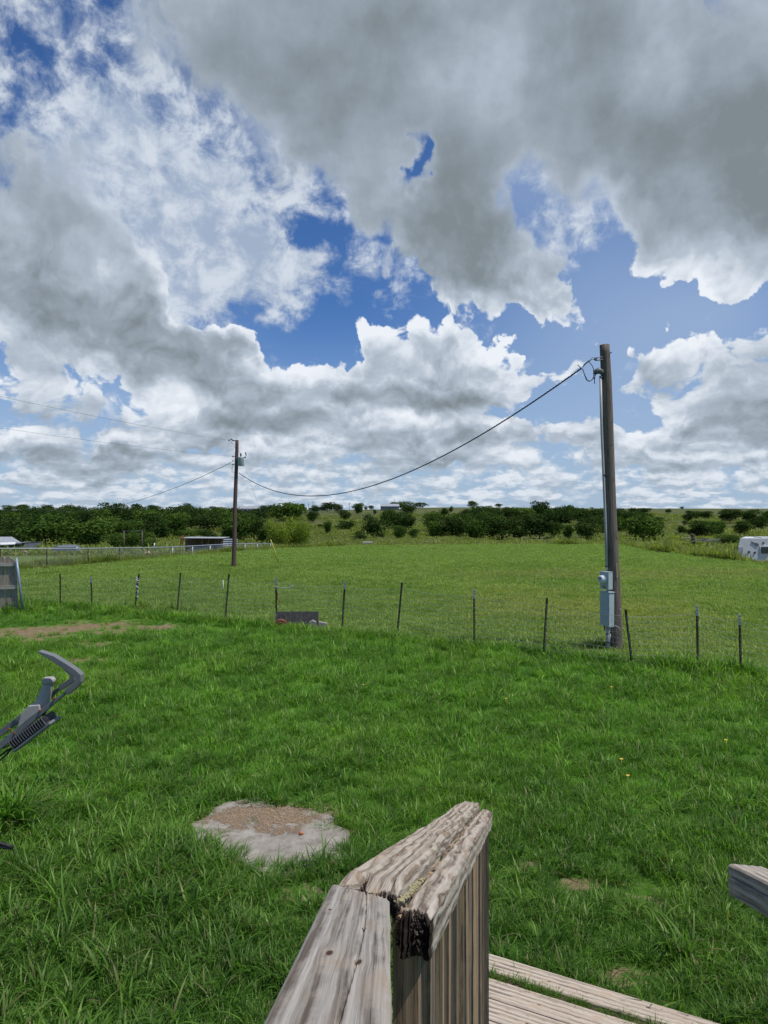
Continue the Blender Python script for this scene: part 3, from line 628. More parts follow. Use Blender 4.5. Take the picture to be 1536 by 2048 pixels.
def trunk_mesh(name, seed):
    r = random.Random(seed); mb = MB(); top = Vector((r.uniform(-.05, .05), r.uniform(-.05, .05), .5))
    mb.tube([(0,0,-.04), (0,0,.05), top*.55, top], [.035,.026,.022,.012], 7)
    for i in range(5):
        a = i*1.26+r.random(); s = top*r.uniform(.35, .8); e = s+Vector((cos(a)*r.uniform(.15,.30), sin(a)*r.uniform(.15,.30), r.uniform(.12,.34))); mb.tube([s, s.lerp(e, .5)+Vector((0,0,-.02)), e], [.014,.010,.004], 5)
    me = bpy.data.meshes.new(name); me.from_pydata([tuple(v) for v in mb.v], [], mb.f); me.materials.append(M_bark); return me
CR = {'dark': [crown_mesh('crown', i, M_leaf, 3400, .32, 9+i % 7, .75+.09*(i % 4)) for i in range(10)],
      'mid': [crown_mesh('crown', 20+i, M_leafm, 3000, .34, 9, .85) for i in range(3)],
      'yellow': [crown_mesh('crown', 30+i, M_leafy, 5200, .22, 12, 1.05) for i in range(3)],
      'small': [crown_mesh('crown', 40+i, M_leaf, 900, .55, 5, .8) for i in range(3)]}
TK = [trunk_mesh('trunk', i) for i in range(4)]
NT_ = [0]
def tree(px, py, w, h, kind, label, group=None, name='tree', cat='tree', Y=None, lift=0.0):
    p = ground_at(px, py) if Y is None else Vector(((px-768)/FPX*Y, Y, tz((px-768)/FPX*Y, Y)))
    H = max((EYE.z-(py-h-1024)/FPX*p.y)-p.z, h/FPX*p.y) if Y else h/FPX*p.y
    if h < 0: H = -h/FPX*p.y
    W = w/FPX*p.y; i = NT_[0]; NT_[0] += 1
    t = empty(name, p, label, cat, group); t.rotation_euler = (0, 0, (i*2.4) % 6.28)
    kind = 'mid' if kind == 'dark' and i % 5 == 2 else kind
    c = bpy.data.objects.new('crown', CR[kind][i % len(CR[kind])]); k = bpy.data.objects.new('trunk', TK[i % 4])
    for o in (c, k): C.objects.link(o); o.parent = t
    c.scale = (W*1.18, W*1.18, H*1.03); k.scale = (H*.9, H*.9, H)
    c.location = (0, 0, lift*H)
    return t

HILL = [ # x, base row, width, height in the photograph, kind, label
 (690,1041,26,22,'dark','round dark bush high on the slope, third from the bright yellow-green tree'),
 (624,1046,20,24,'dark','dark upright bush just above and right of the bright yellow-green tree'),
 (655,1068,18,27,'mid','thin green shrub in the open slope right of the bright yellow-green tree'),
 (642,1057,12,9,'dark','tiny dark bush on the bare slope right of the bright yellow-green tree'),
 (692,1061,32,20,'dark','low spreading dark bush in the middle of the open slope'),
 (747,1076,42,47,'dark','tall dark tree at the foot of the slope below the hilltop house'),
 (720,1080,26,18,'dark','low dark bush at the slope\'s foot, left of the tall tree below the house'),
 (778,1060,34,44,'dark','narrow dark tree standing against the big round tree below the house'),
 (806,1065,52,44,'dark','big round dark tree right below the hilltop house'),
 (799,1077,28,28,'mid','small green tree in front of the big round tree below the house'),
 (827,1077,18,20,'mid','slim sapling with a bare stem, right of the big round tree'),
 (817,1029,28,19,'dark','dark bush on the slope just below the hilltop house'),
 (863,1062,38,43,'dark','dark leaning tree at the left end of the long tree belt'),
 (905,1074,56,46,'dark','broad dark tree in the left part of the long tree belt'),
 (888,1033,18,17,'dark','small round bush alone on the upper slope'),
 (902,1025,9,13,'dark','narrow bush near the crest, beside the small round one'),
 (930,1036,22,18,'dark','round bush on the upper slope above the tree belt'),
 (960,1038,38,28,'dark','wide dark bush on the upper slope below the lone crest tree'),
 (952,1080,46,46,'mid','green tree with a visible stem in the middle of the tree belt'),
 (1003,1082,66,54,'dark','large dark tree whose skirt reaches the pasture edge'),
 (992,1037,32,22,'dark','dark bush behind the tree belt under the small crest shrub'),
 (1018,1042,32,28,'dark','dark tree behind the large skirted tree'),
 (945,1015,18,14,'dark','lone round tree standing on the crest against the sky'),
 (996,1015,13,8,'small','small shrub on the crest right of the lone round tree'),
 (1080,1040,38,38,'dark','tallest dark tree of the belt, its top against the sky'),
 (1079,1078,58,56,'dark','big round dark tree at the front of the belt'),
 (1038,1079,48,52,'dark','dark tree between the large skirted one and the big round one'),
 (1046,1042,42,30,'dark','dark tree behind the belt left of the tallest one'),
 (1110,1076,28,31,'mid','small green tree right of the big round tree at the front'),
 (1137,1078,24,30,'mid','second small green tree at the front of the belt'),
 (1176,1079,56,46,'dark','broad dark tree just left of the meter pole'),
 (1137,1046,38,36,'dark','dark tree behind the two small green ones'),
 (1156,1041,42,27,'dark','dark tree in the back of the belt, left of the meter pole'),
 (1190,1042,42,26,'dark','dark tree at the back just left of the meter pole'),
 (1112,1050,40,30,'dark','dark tree filling the back of the belt'),
 (1218,1062,46,42,'dark','dark tree behind the meter pole'),
 (1252,1062,44,38,'dark','dark tree immediately right of the meter pole'),
 (1287,1085,72,56,'dark','biggest dark tree right of the meter pole, branches down to the weeds'),
 (1285,1029,30,14,'dark','dark bush near the crest right of the meter pole'),
 (1337,1026,12,8,'small','small bush on the open slope near the far crest'),
 (1377,1043,22,19,'dark','upright bush in the group of four on the right slope'),
 (1377,1028,14,7,'small','flat bush just under the far right crest'),
 (1396,1036,19,16,'dark','left one of the pair of round bushes on the right slope'),
 (1412,1039,22,18,'dark','right one of the pair of round bushes on the right slope'),
 (1369,1052,9,11,'small','small bush below the group on the right slope'),
 (1364,1068,20,17,'dark','small tree alone on the rough grass beyond the weeds'),
 (1404,1074,54,33,'dark','wide low tree above the white debris pile'),
 (1434,1071,38,30,'dark','tree leaning against the wide one above the debris pile'),
 (1460,1046,38,30,'dark','left tree of the dark clump on the far right slope'),
 (1497,1046,40,28,'dark','right tree of the dark clump on the far right slope'),
 (1482,1070,34,29,'dark','round tree between the debris pile and the white camper'),
 (1517,1062,34,30,'dark','tree above the roof of the white camper'),
 (1536,1052,28,32,'dark','dark tree cut by the right edge of the picture'),
 (1457,1092,46,24,'mid','rounded grey-green bush just left of the white camper'),
 (1364,1017,8,4,'small','tiny speck of a tree on the far right crest'),
 (1184,1018,7,3,'small','tiny speck of a tree on the crest by the meter pole'),
 (840,1015,32,10,'small','flat dark thicket on the crest right of the house'),
 (806,1016,26,15,'dark','dark tree rising just right of the hilltop house'),
 (790,1014,14,10,'small','small tree behind the roof of the hilltop house'),
 (743,1020,12,9,'small','left one of two small trees on the crest left of the house'),
 (732,1020,7,8,'small','thin shrub on the crest left of the house'),
 (750,1030,7,11,'small','slim shrub on the slope below the two small crest trees'),
 (716,1028,24,23,'dark','dark tree on the crest between the small pole and the house'),
 (674,1025,20,19,'dark','dark crest tree right of the farm sheds'),
 (655,1024,30,20,'dark','broad crest tree hiding the end of the farm sheds'),
 (630,1025,20,15,'dark','crest tree in front of the farm sheds'),
 (603,1022,19,15,'dark','round crest tree left of the farm sheds'),
 (578,1042,66,38,'dark','broad dark tree above the bright yellow-green tree'),
 (542,1038,42,30,'dark','dark tree between the pavilion roof and the bright yellow-green tree'),
 (432,1026,26,14,'dark','bush on the crest left of the pavilion roof'),
 (377,1024,22,18,'dark','spiky-topped tree on the crest left of the pavilion'),
 (306,1022,24,12,'dark','low crest bush above the middle of the wood'),
 (16,1022,24,13,'dark','round tree on the skyline at the far left edge'),
 (46,1022,26,14,'dark','second round tree on the skyline at the far left'),
 (94,1024,22,15,'dark','third skyline tree from the left edge'),
 (1250,1040,30,14,'dark','low tree right behind the meter pole'),
 (1310,1050,30,16,'dark','low dark scrub tree above the biggest right-hand tree'),
]
for (x, b, w, h, k, lab) in HILL:
    tree(x, b, w, h, k, lab, None, name='shrub' if h < 20 else 'tree', cat='bush' if ('bush' in lab or 'shrub' in lab or 'thicket' in lab) else 'tree', Y=560.0 if b <= 1020 else None)
for i in range(20):                                    # undergrowth and smaller trees that close the belt
    rq = random.Random(100+i); x = rq.uniform(860, 1300); b = rq.uniform(1046, 1078); s = rq.uniform(22, 40)
    tree(x, b, s*1.25, s, 'mid' if rq.random() < .2 else 'dark', 'lesser dark tree filling the gaps of the long tree belt', 'lesser trees of the belt')
# named trees of the wood on the left
LEFT = [
 (92,1100,92,70,'dark',90,'large dark round tree of the wood, above the barn side of the chain-link fence'),
 (172,1099,96,58,'mid',88,'broad mid-green tree beside the large dark one at the wood edge'),
 (20,1098,80,64,'dark',96,'dark tree behind the white barn roof'),
 (236,1098,40,34,'mid',72,'light green bush left of the two clothesline posts'),
 (272,1096,54,34,'mid',70,'light green bush between the two clothesline posts'),
 (300,1097,26,22,'mid',68,'small light green bush right of the clothesline posts'),
 (540,1096,56,50,'dark',84,'dark bush against the left side of the bright yellow-green clump'),
 (558,1098,50,58,'yellow',74,'left part of the bright yellow-green willow clump'),
 (588,1098,48,64,'yellow',76,'middle and tallest part of the bright yellow-green willow clump'),
 (606,1097,30,52,'yellow',75,'right part of the bright yellow-green willow clump'),
 (470,1086,64,54,'mid',None,'mid-green tree right behind the utility pole'),
 (508,1082,60,58,'dark',None,'dark tree between the utility pole and the yellow-green clump'),
 (402,1076,24,18,'mid',None,'light bush on the grass slope above the long shed'),
 (420,1086,30,26,'dark',None,'small dark tree behind the long shed roof'),
 (372,1078,36,20,'mid',None,'low light bush above the orange ladder'),
 (455,1082,22,22,'mid',None,'small light bush above the corrugated panel'),
]
for (x, b, w, h, k, Y, lab) in LEFT: tree(x, b, w, h, k, lab, 'willow clump' if k == 'yellow' else None, Y=Y)
r2 = random.Random(3)
MARKS = [(60,'above the pale barn roof'),(150,'above the covered heap'),(228,'left of the clothesline posts'),(300,'above the clothesline posts'),(356,'left of the orange ladder'),(440,'above the long shed'),(900,'beside the transformer pole')]
ORD = ['leftmost', 'second', 'third', 'fourth', 'fifth']
seen = {}
for (b, h, x0, x1, st_, row) in ((1046,30,4,520,23,'farthest row'), (1060,40,0,500,27,'middle row'), (1078,46,-10,352,30,'front row'), (1096,40,-60,40,34,'low front row')):
    x = x0
    while x < x1:
        hh = h*r2.uniform(.85, 1.25)*(1.15 if (b == 1060 and 110 < x < 240) else 1); mk = next(t for lim, t in MARKS if x < lim); k = (row, mk); seen[k] = seen.get(k, 0)+1
        tree(x+r2.uniform(-6, 6), b+r2.uniform(-3, 3), st_*r2.uniform(1.5, 2.1), hh, 'mid' if r2.random() < .10 else 'dark', '%s tree of the wood\'s %s, %s' % (ORD[seen[k]-1], row, mk), 'trees of the dense wood'); x += st_*r2.uniform(.8, 1.2)
for i in range(14):                                    # small bushes dotted over both slopes
    x = r2.choice((r2.uniform(630, 1200), r2.uniform(1240, 1536))); b = r2.uniform(1030, 1078)
    s = r2.uniform(4, 9); tree(x, b, s*1.4, s, 'small', 'small dark bush dotted on the rough hillside pasture', 'small bushes on the hillside', 'shrub', 'bush')

# ================================================================ utility poles and lines
def pole_mesh(base, top, r0, r1, n=18, seg=26):
    mb = MB(); base, top = Vector(base), Vector(top); pts = []; rs = []
    for i in range(seg+1):
        t = i/seg; p = base.lerp(top, t); p += Vector((mnoise.noise(Vector((t*3, 1, 0)))*.02, mnoise.noise(Vector((t*3, 5, 0)))*.02, 0))*(0 < i < seg); pts.append(p); rs.append((r0+(r1-r0)*t)*(1+.02*mnoise.noise(Vector((t*14, 2, 0)))))
    return mb.tube(pts, rs, n)
# far pole with the transformer
A = near_at(467, 1135); AT = at(474, 880, A.y); up = lambda t: A.lerp(AT, t)
pl = empty('utility_pole', A, 'brown wooden utility pole with a grey can transformer beside the mowed field', 'utility pole')
mb = pole_mesh(A+Vector((0,0,-.1)), AT, .115, .082); mb.build('shaft', M_pole2, pl)
T0 = at(480, 932, A.y); T1 = at(480, 915, A.y)
tr = MB(); tc_ = T0+Vector((.06,-.10,0)); Ht = (T1-T0).z
tr.tube([tc_, tc_+Vector((0,0,.02)), tc_+Vector((0,0,Ht-.04)), tc_+Vector((0,0,Ht-.01)), tc_+Vector((0,0,Ht+.02))], [.14,.155,.155,.165,.12], 20)
tro = tr.build('transformer', M_boxgrey, pl)
b = MB(); bc = tc_+Vector((.0,0,Ht+.02)); b.tube([bc, bc+Vector((0,0,.05)), bc+Vector((0,0,.06)), bc+Vector((0,0,.12)), bc+Vector((0,0,.13)), bc+Vector((0,0,.20))], [.025,.025,.05,.03,.055,.02], 10); b.build('bushing', M_armgrey, tro)
b = MB(); b.tube([tc_+Vector((.12,0,Ht-.02)), tc_+Vector((.24,0,Ht)), tc_+Vector((.27,0,Ht+.12)), tc_+Vector((.22,0,Ht+.26))], .028, 8); b.build('arrester', M_black, tro)
MB().tube([tc_+Vector((-.1,.02,Ht*.4)), up(.8)], .03, 6).build('bracket', M_rust, tro); MB().tube([tc_+Vector((-.1,.02,Ht*.75)), up(.86)], .03, 6).build('bracket', M_rust, tro)
b = MB(); P0 = at(472, 882, A.y); P1_ = at(461, 880, A.y); b.tube([P0, P0.lerp(P1_, .5)+Vector((0,0,-.01)), P1_+Vector((.06,0,.02)), P1_+Vector((0,0,.06))], [.022,.03,.03,.022], 8).tube([P1_+Vector((-.10,0,-.01)), P1_+Vector((-.03,0,-.01))], [.03,.03], 8); b.build('insulator', M_black, pl)
b = MB(); q = at(470, 913, A.y); b.tube([q+Vector((.05,0,0)), q+Vector((-.15,0,.0))], .012, 6).tube([q+Vector((-.1,0,-.03)), q+Vector((-.1,0,.03))], .03, 8); b.build('insulator', M_black, pl)
b = MB()
for yy in (922, 929): q = at(470, yy, A.y); MB().tube([q, q+Vector((-.16,0,0))], .010, 6).tube([q+Vector((-.13,0,-.03)), q+Vector((-.13,0,.03))], .025, 8).build('insulator', M_black, pl)
MB().tube([at(461,882,A.y), at(470,895,A.y), at(478,902,A.y-.1), at(481,910,A.y-.1)], .006, 5).build('jumper_wire', M_cable, pl)
MB().tube([at(468,928,A.y), at(463,936,A.y), at(464,943,A.y), at(470,947,A.y)], .007, 5).build('jumper_wire', M_cable, pl)
MB().tube([at(468,929,A.y), at(465,937,A.y), at(466,942,A.y), at(471,944,A.y)], .007, 5).build('jumper_wire', M_cable, pl)
MB().tube([at(469,927,A.y), at(462,930,A.y), at(456,929,A.y)], .006, 5).build('jumper_wire', M_cable, pl)
def sagged(a, b, s, n=40): return [a.lerp(b, i/n)+Vector((0,0,-4*s*(i/n)*(1-i/n))) for i in range(n+1)]
def line(name, pts, r, label, cat='power line', m=None, group=None, twist=0, n=6):
    mb = MB()
    if twist:
        for ph in (0, 2.09, 4.19):
            q = []; L = 0; prev = pts[0]; fine = []
            for a, b in zip(pts[:-1], pts[1:]):
                for j in range(10): fine.append(a.lerp(b, j/10))
            for p_ in fine: L += (p_-prev).length; prev = p_; a = L*twist+ph; q.append(p_+Vector((cos(a)*r*.9, 0, sin(a)*r*.9)))
            mb.tube(q, r*.75, 5)
    else: mb.tube(pts, r, n)
    return tag(mb.build(name, m or M_cable), label, cat, group)
line('power_line', sagged(at(460,881,A.y), at(0,768,19.2)+(at(0,768,19.2)-at(460,881,A.y))*1.2, .35), .0035, 'upper bare wire leaving the top of the utility pole to the left')
line('power_line', sagged(at(468,913,A.y), at(0,832,19.9)+(at(0,832,19.9)-at(468,913,A.y))*1.2, .35), .0035, 'lower bare wire leaving the utility pole to the left, at transformer height')
line('service_cable', [at(*q) for q in ((462,925,34.3),(440,936,37),(400,955,42),(360,972,48),(320,987,54),(280,1000,60),(245,1010,66),(210,1017,72),(150,1022,80),(60,1022,90),(-40,1019,100))], .014, 'cable sagging left from the utility pole into the wood', 'cable')
gy0 = at(487, 925, A.y); GB = near_at(558, 1128)
line('guy_wire', [gy0, GB], .006, 'thin guy wire slanting right from the utility pole to the ground', 'guy wire', M_wire)
g1 = gy0.lerp(GB, (1084-925)/(1128-925)*1.02)
ga = at(541, 1084, 1); tt = .0
# the yellow guard clips round the last stretch of the guy wire
best = min((abs((768+FPX*gy0.lerp(GB, t/200).x/gy0.lerp(GB, t/200).y)-541), t/200) for t in range(201))[1]
g1 = gy0.lerp(GB, best)
tag(MB().tube([g1, g1.lerp(GB, .5)+Vector((.01,0,0)), GB+Vector((0,0,.02))], [.028,.030,.030], 8).build('guy_guard', M_yellow), 'leaning yellow plastic guard on the guy wire in the field', 'guy guard')

# near pole with the meter
B = near_at(1232, 1300); BT = at(1209, 690, B.y); upb = lambda t: B.lerp(BT, t)
def bz(row):                                          # pole axis at a photograph row
    return upb((1300-row)/610)
pb = empty('meter_pole', B, 'thick grey-brown wooden service pole carrying the electric meter, behind the wire fence', 'utility pole')
mb = pole_mesh(B+Vector((0,0,-.12)), BT, .142, .098, 24, 40); mb.build('shaft', M_pole, pb)
b = MB()
for row, ox in ((1019,.02),(1064,-.03),(1075,.06),(960,.05),(890,.04),(800,-.03),(780,-.02),(845,.05)):
    p = bz(row); r_ = .115; b.tube([p+Vector((ox,-r_-.004,0)), p+Vector((ox,-r_+.006,0))], .008, 8)
b.build('bolt_hole', M_black, pb)
b = MB()
for i in range(7):                                    # column of small number tags
    p = bz(1127+i*4)+Vector((.035, -.139, 0)); b.box(p, (.020,.003,.026))
b.build('number_tag', M_yellow, pb)
b = MB(); b.box(bz(1152)+Vector((.040,-.134,0)), (.018,.004,.022)).box(bz(1217)+Vector((.085,-.118,0)), (.016,.006,.03)); b.build('white_tag', M_white, pb)
b = MB(); cpts = [Vector((at(x, y, B.y-.10))) for x, y in ((1201,752),(1203,850),(1207,950),(1211,1050),(1213.5,1140))]
b.tube(cpts, .026, 12); b.build('conduit', M_pvc, pb)
b = MB(); hp = at(1197, 745, B.y-.10)
b.tube([hp+Vector((-.075,-.01,-.035)), hp+Vector((-.05,-.01,.015)), hp+Vector((0,0,.035)), hp+Vector((.06,0,.01)), hp+Vector((.075,0,-.03))], [.025,.055,.065,.055,.035], 12); b.build('weatherhead', M_armgrey, pb)
b = MB()
for x, y in ((1202,755),(1208,950),(1213,1133)):
    p = at(x, y, B.y-.10); b.tube([p+Vector((0,0,-.012)), p+Vector((0,0,.012))], .033, 12).box(p+Vector((.05,.04,0)), (.08,.02,.02))
b.build('strap', M_black, pb)
# meter socket and main switch box, turned towards the left
an = R(205); nrm = Vector((cos(an), sin(an), 0)); sdv = Vector((-nrm.y, nrm.x, 0)); MX = Matrix((sdv, nrm, Vector((0,0,1)))).transposed()
def pbox(row0, row1, cx, w, d):
    z0 = at(cx, row1, B.y-.15).z; z1 = at(cx, row0, B.y-.15).z; c = at(cx, (row0+row1)/2, B.y-.16); return Vector((c.x, c.y, (z0+z1)/2)), z1-z0
c1, h1 = pbox(1144, 1178, 1212.5, .26, .13); c2, h2 = pbox(1184, 1252, 1214, .28, .15)
bx = MB().box(c1, (.24, .11, h1), MX); bx.box(c1+Vector((0,0,h1/2+.004)), (.25,.12,.012), MX); ms = bx.build('meter_box', M_boxgrey, pb, .004)
f1 = c1+nrm*.055+Vector((0,0,.03)); b = MB().tube([f1, f1+nrm*.018, f1+nrm*.02, f1+nrm*.10, f1+nrm*.115], [.092,.092,.082,.078,.060], 24); b.build('meter_dial', M_white, ms)
b = MB().box(f1+nrm*.117+Vector((0,0,.022)), (.075,.004,.022), MX).box(f1+nrm*.117+Vector((0,0,-.022)), (.05,.004,.012), MX); b.build('dial_window', M_black, ms)
b = MB().box(c1+nrm*.058+Vector((0,0,-h1/2+.05)), (.10,.003,.035), MX); b.build('warning_label', M_orange, ms)
bx = MB().box(c2, (.26, .13, h2), MX); bx.box(c2+Vector((0,0,h2/2+.006)), (.285,.155,.016), MX); bx.box(c2+nrm*.068+Vector((0,0,-.02)), (.22,.008,h2*.88), MX)
for i in range(4): bx.box(c2+nrm*.074+sdv*(-.075+.05*i)+Vector((0,0,-h2*.28)), (.006,.006,h2*.36), MX)
for i in range(3): bx.box(c2-sdv*.131+nrm*(-.03+.03*i)+Vector((0,0,-h2*.28)), (.004,.005,h2*.36), MX)
bx.build('switch_box', M_boxgrey, pb, .004)
b = MB().tube([at(1214,1181,B.y-.15), at(1214,1186,B.y-.15)], .03, 10); b.build('pipe_nipple', M_pvc, pb)
b = MB(); b.tube([at(1215,1250,B.y-.15), at(1216.5,1300,B.y-.15)+Vector((0,0,-.03))], .035, 12); b.build('lower_conduit', M_pvc, pb)
b = MB(); b.tube([at(1220,1250,B.y-.2), at(1220,1264,B.y-.2)], .008, 6).tube([at(1221,1268,B.y-.2), at(1220,1282,B.y-.2)], .006, 6).tube([at(1230,1251,B.y-.18), at(1237,1254,B.y-.18), at(1242,1262,B.y-.15)], .005, 6); b.build('ground_wire', M_white, pb)
b = MB()
for x, y in ((1215,1268),(1216,1284)): p = at(x, y, B.y-.15); b.tube([p+Vector((0,0,-.008)), p+Vector((0,0,.008))], .040, 10).box(p+Vector((.05,.05,0)), (.08,.02,.014))
b.tube([at(1209,1250,B.y-.2), at(1209,1261,B.y-.2)], .012, 6); b.build('strap', M_black, pb)
b = MB(); e0 = at(1205,714,B.y-.12); e1 = at(1192,718,B.y-.12)
b.tube([e0, e1+Vector((0,0,.02)), e1+Vector((-.02,0,0)), e1+Vector((0,0,-.03)), e0+Vector((.01,0,-.05))], .012, 6).tube([e1+Vector((-.01,-.03,0)), e1+Vector((-.01,.03,0))], .028, 10); b.build('clevis', M_armgrey, pb)
b = MB().tube([at(1213,709,B.y+.05), at(1223,705,B.y-.1)], .010, 6); b.build('through_bolt', M_black, pb)
SA, SB = at(478, 946, A.y-.05), at(1165, 735, B.y-.12)
pts = sagged(SA, SB, 1.80, 60)
line('service_cable', pts, .011, 'long twisted service cable sagging between the transformer pole and the meter pole', 'cable', twist=22)
b = MB(); J = SB
b.tube([J, at(1170,728,B.y-.12), at(1178,722,B.y-.12), at(1183,719,B.y-.12)], [.006,.014,.014,.006], 7).tube([at(1183,719,B.y-.12), e1+Vector((-.03,0,.005))], .005, 5).tube([at(1178,723,B.y-.12), at(1184,715,B.y-.12), e1+Vector((-.02,0,.02))], .004, 5)
b.build('cable_grip', M_cable, pb)
b = MB()
for pth in (((1155,730),(1160,734),(1166,739),(1169,750),(1173,760),(1178,763),(1184,760),(1188,752),(1192,746)), ((1160,736),(1165,738),(1170,751),(1175,761),(1181,762),(1186,757),(1190,748)), ((1178,723),(1184,731),(1187,738),(1187,748),(1188,756),(1189.5,768)), ((1192,747),(1190,752),(1189,760))):
    pp = [at(x, y, B.y-.14) for x, y in pth]; b.tube(pp, .0075, 6)
b.build('drip_loop', M_cable, pb)

# ================================================================ wire fence
PO = [(121,1215,120,1148,0),(184,1218,182,1153,1),(269,1221,278,1148,0),(354,1226,361,1146,0),(450,1243,458,1148,0),(553,1243,552,1155,1),(684,1262,690,1163,1),(794,1275,804,1165,0),(949,1295,948,1180,1),(1087,1314,1094,1196,0),(1265,1335,1251,1219,0),(1396,1340,1394,1211,1),(1482,1352,1479,1229,1)]
F0 = near_at(553, 1243)
fen = empty('wire_fence', F0, 'sagging welded wire fence on thin dark steel posts across the grass', 'fence')
bases, tops = [], []
for (bx_, by_, tx, ty, tip) in PO:
    p = near_at(bx_, by_); q = at(tx, ty, p.y); bases.append(p); tops.append(q)
    d = (q-p).normalized(); mb = MB(); up_ = Vector((0,-1,0))
    lo_ = p-d*.1; mb.beam(lo_, q, .042, .007, up_); mb.beam(lo_+Vector((0,.018,0)), q+Vector((0,.018,0)), .008, .030, up_)
    L = (q-p).length; n = int(L/.055)
    for k in range(n): mb.box(p+d*(k+.5)*L/n+Vector((0,-.006,0)), (.012,.007,.014))
    po = mb.build('fence_post', M_postiron, fen)
    if tip: t_ = MB().beam(q-d*.18, q+d*.004, .045, .012, up_); t_.beam(q-d*.18+Vector((0,.017,0)), q+d*.004+Vector((0,.017,0)), .008, .031, up_); t_.build('painted_tip', M_galv, po)
bases = [near_at(42, 1212)]+bases+[near_at(1640, 1376)]; tops = [at(38, 1150, bases[0].y)]+tops+[at(1640, 1246, bases[-1].y)]
for i in range(len(bases)-1):
    a0, a1, b0, b1 = bases[i], tops[i], bases[i+1], tops[i+1]; mb = MB(); w = (b0-a0).length; nc = max(2, int(w/.075)); nr = 9
    fr = .86
    def fp(s, t):
        lo_, hi_ = a0.lerp(b0, s), a1.lerp(b1, s); p = lo_.lerp(hi_, .03+t*fr-.035*4*s*(1-s)*t); p.y += -.012+.02*sin(s*9+i)*t; p.x += .01*sin(t*5+i*2); return p
    rw = .0027
    for c in range(nc+1): mb.tube([fp(c/nc, 0), fp(c/nc, .5), fp(c/nc, 1)], rw*.8, 3, False)
    for r_ in range(nr+1): mb.tube([fp(c/8, r_/nr) for c in range(9)], rw*(1.35 if r_ in (0, nr) else .9), 3, False)
    mb.build('wire_mesh', M_wire, fen)
# things tied to the posts
p = near_at(269, 1221); b = MB(); rr_ = random.Random(4)
pth = [at(274+rr_.uniform(-3.5, 3), 1154+i*2.6, p.y-.04-.03*rr_.random()) for i in range(17)]
b.tube(pth, [.016+.012*rr_.random() for _ in pth], 6); b.tube([at(276+rr_.uniform(-4, 2), 1156+i*3.4, p.y-.05) for i in range(10)], .010, 5)
tag(b.build('knotted_rope', plain('dirty_white_rope', (.20,.20,.21), (.50,.50,.50), 30, .9)), 'dirty white rope knotted down the leaning fence post', 'rope')
p = near_at(553, 1243)
b = MB().tube([at(551,1172,p.y-.03), at(556,1174.5,p.y-.04), at(565,1176,p.y-.04), at(575,1176,p.y-.04), at(583,1173,p.y-.04), at(587,1171,p.y-.04)], .011, 6).tube([at(583,1173,p.y-.04), at(583,1176,p.y-.04)], .012, 6).tube([at(551,1171,p.y-.03), at(553,1175,p.y-.05), at(549,1183,p.y-.05)], .010, 6)
tag(b.build('bent_pipe', M_pvc), 'thin curved white pipe end tied to the post above the dark board', 'pipe')
b = MB().tube([at(554,1182,p.y-.03), at(556,1186,p.y-.03), at(554,1194,p.y-.03), at(561,1206,p.y-.04), at(552,1209,p.y-.04), at(551,1212,p.y-.03)], .013, 6)
tag(b.build('bent_iron_rod', M_rust), 'rust-red bent iron rod hanging on the post above the dark board', 'iron rod')
p = near_at(447, 1182+20)
tag(MB().tube([near_at(447,1184)+Vector((0,0,-.02)), at(446,1160,near_at(447,1184).y)], .014, 6).build('marker_stake', M_white), 'thin white stake standing in the field behind the fence', 'stake')
# board and blocks leaning at the fence
yb = near_at(590, 1258).y
bdm = MB(); q0, q1, q2, q3 = at(551,1257,yb-.02), at(637,1257,yb-.02), at(637,1223,yb+.08), at(551,1223,yb+.08)
nrm_ = (q1-q0).cross(q3-q0).normalized(); th_ = nrm_*(-.018) if nrm_.y < 0 else nrm_*.018
bdm.add([q0,q1,q2,q3]+[v+th_ for v in (q0,q1,q2,q3)], [(0,1,2,3),(7,6,5,4),(0,4,5,1),(1,5,6,2),(2,6,7,3),(3,7,4,0)])
tag(bdm.build('leaning_board', M_dark, None, .002), 'dark weathered board leaning against the wire fence behind the blocks', 'board')
def block(poly_px, y, thick, m, name, label, cat):
    mb = MB(); f = [at(px, py, y) for px, py in poly_px]; bk = [v+Vector((0.0, thick, .01)) for v in f]; n = len(f)
    mb.add(f+bk, [tuple(range(n)), tuple(reversed(range(n, 2*n)))]+[(i, n+i, n+(i+1) % n, (i+1) % n) for i in range(n)]); return tag(mb.build(name, m, None, .004), label, cat)
block([(550,1258),(550,1247),(552,1243),(557,1240.5),(563,1240),(568,1241.5),(572,1245),(574,1249),(572,1258)], yb-.20, .10, M_brick, 'clay_edging_tile', 'rounded red clay edging tile standing before the dark board', 'edging tile')
M_blockc = plain('grey_block', (.20,.19,.17), (.33,.31,.28), 20, .9)
block([(618,1259),(618,1245),(625,1241),(632,1244.5),(632,1259)], yb-.22, .08, M_blockc, 'edging_stone', 'pointed grey edging stone in front of the right end of the dark board', 'edging stone')
block([(637,1259),(637.5,1244),(646,1245.5),(654,1247),(655,1259)], yb-.20, .08, M_blockc, 'edging_stone', 'grey edging stone just right of the dark board', 'edging stone')
p0, p1 = near_at(545, 1261), near_at(686, 1265); mb = MB(); n = 9
for i in range(n):
    a = p0.lerp(p1, (i+.04)/n); c = p0.lerp(p1, (i+.96)/n); a.z = c.z = .035; mb.beam(a, c, .07, .075)
tag(mb.build('edging_kerb', M_conc, None, .006), 'low row of pale concrete kerb pieces in the grass before the dark board', 'kerb')

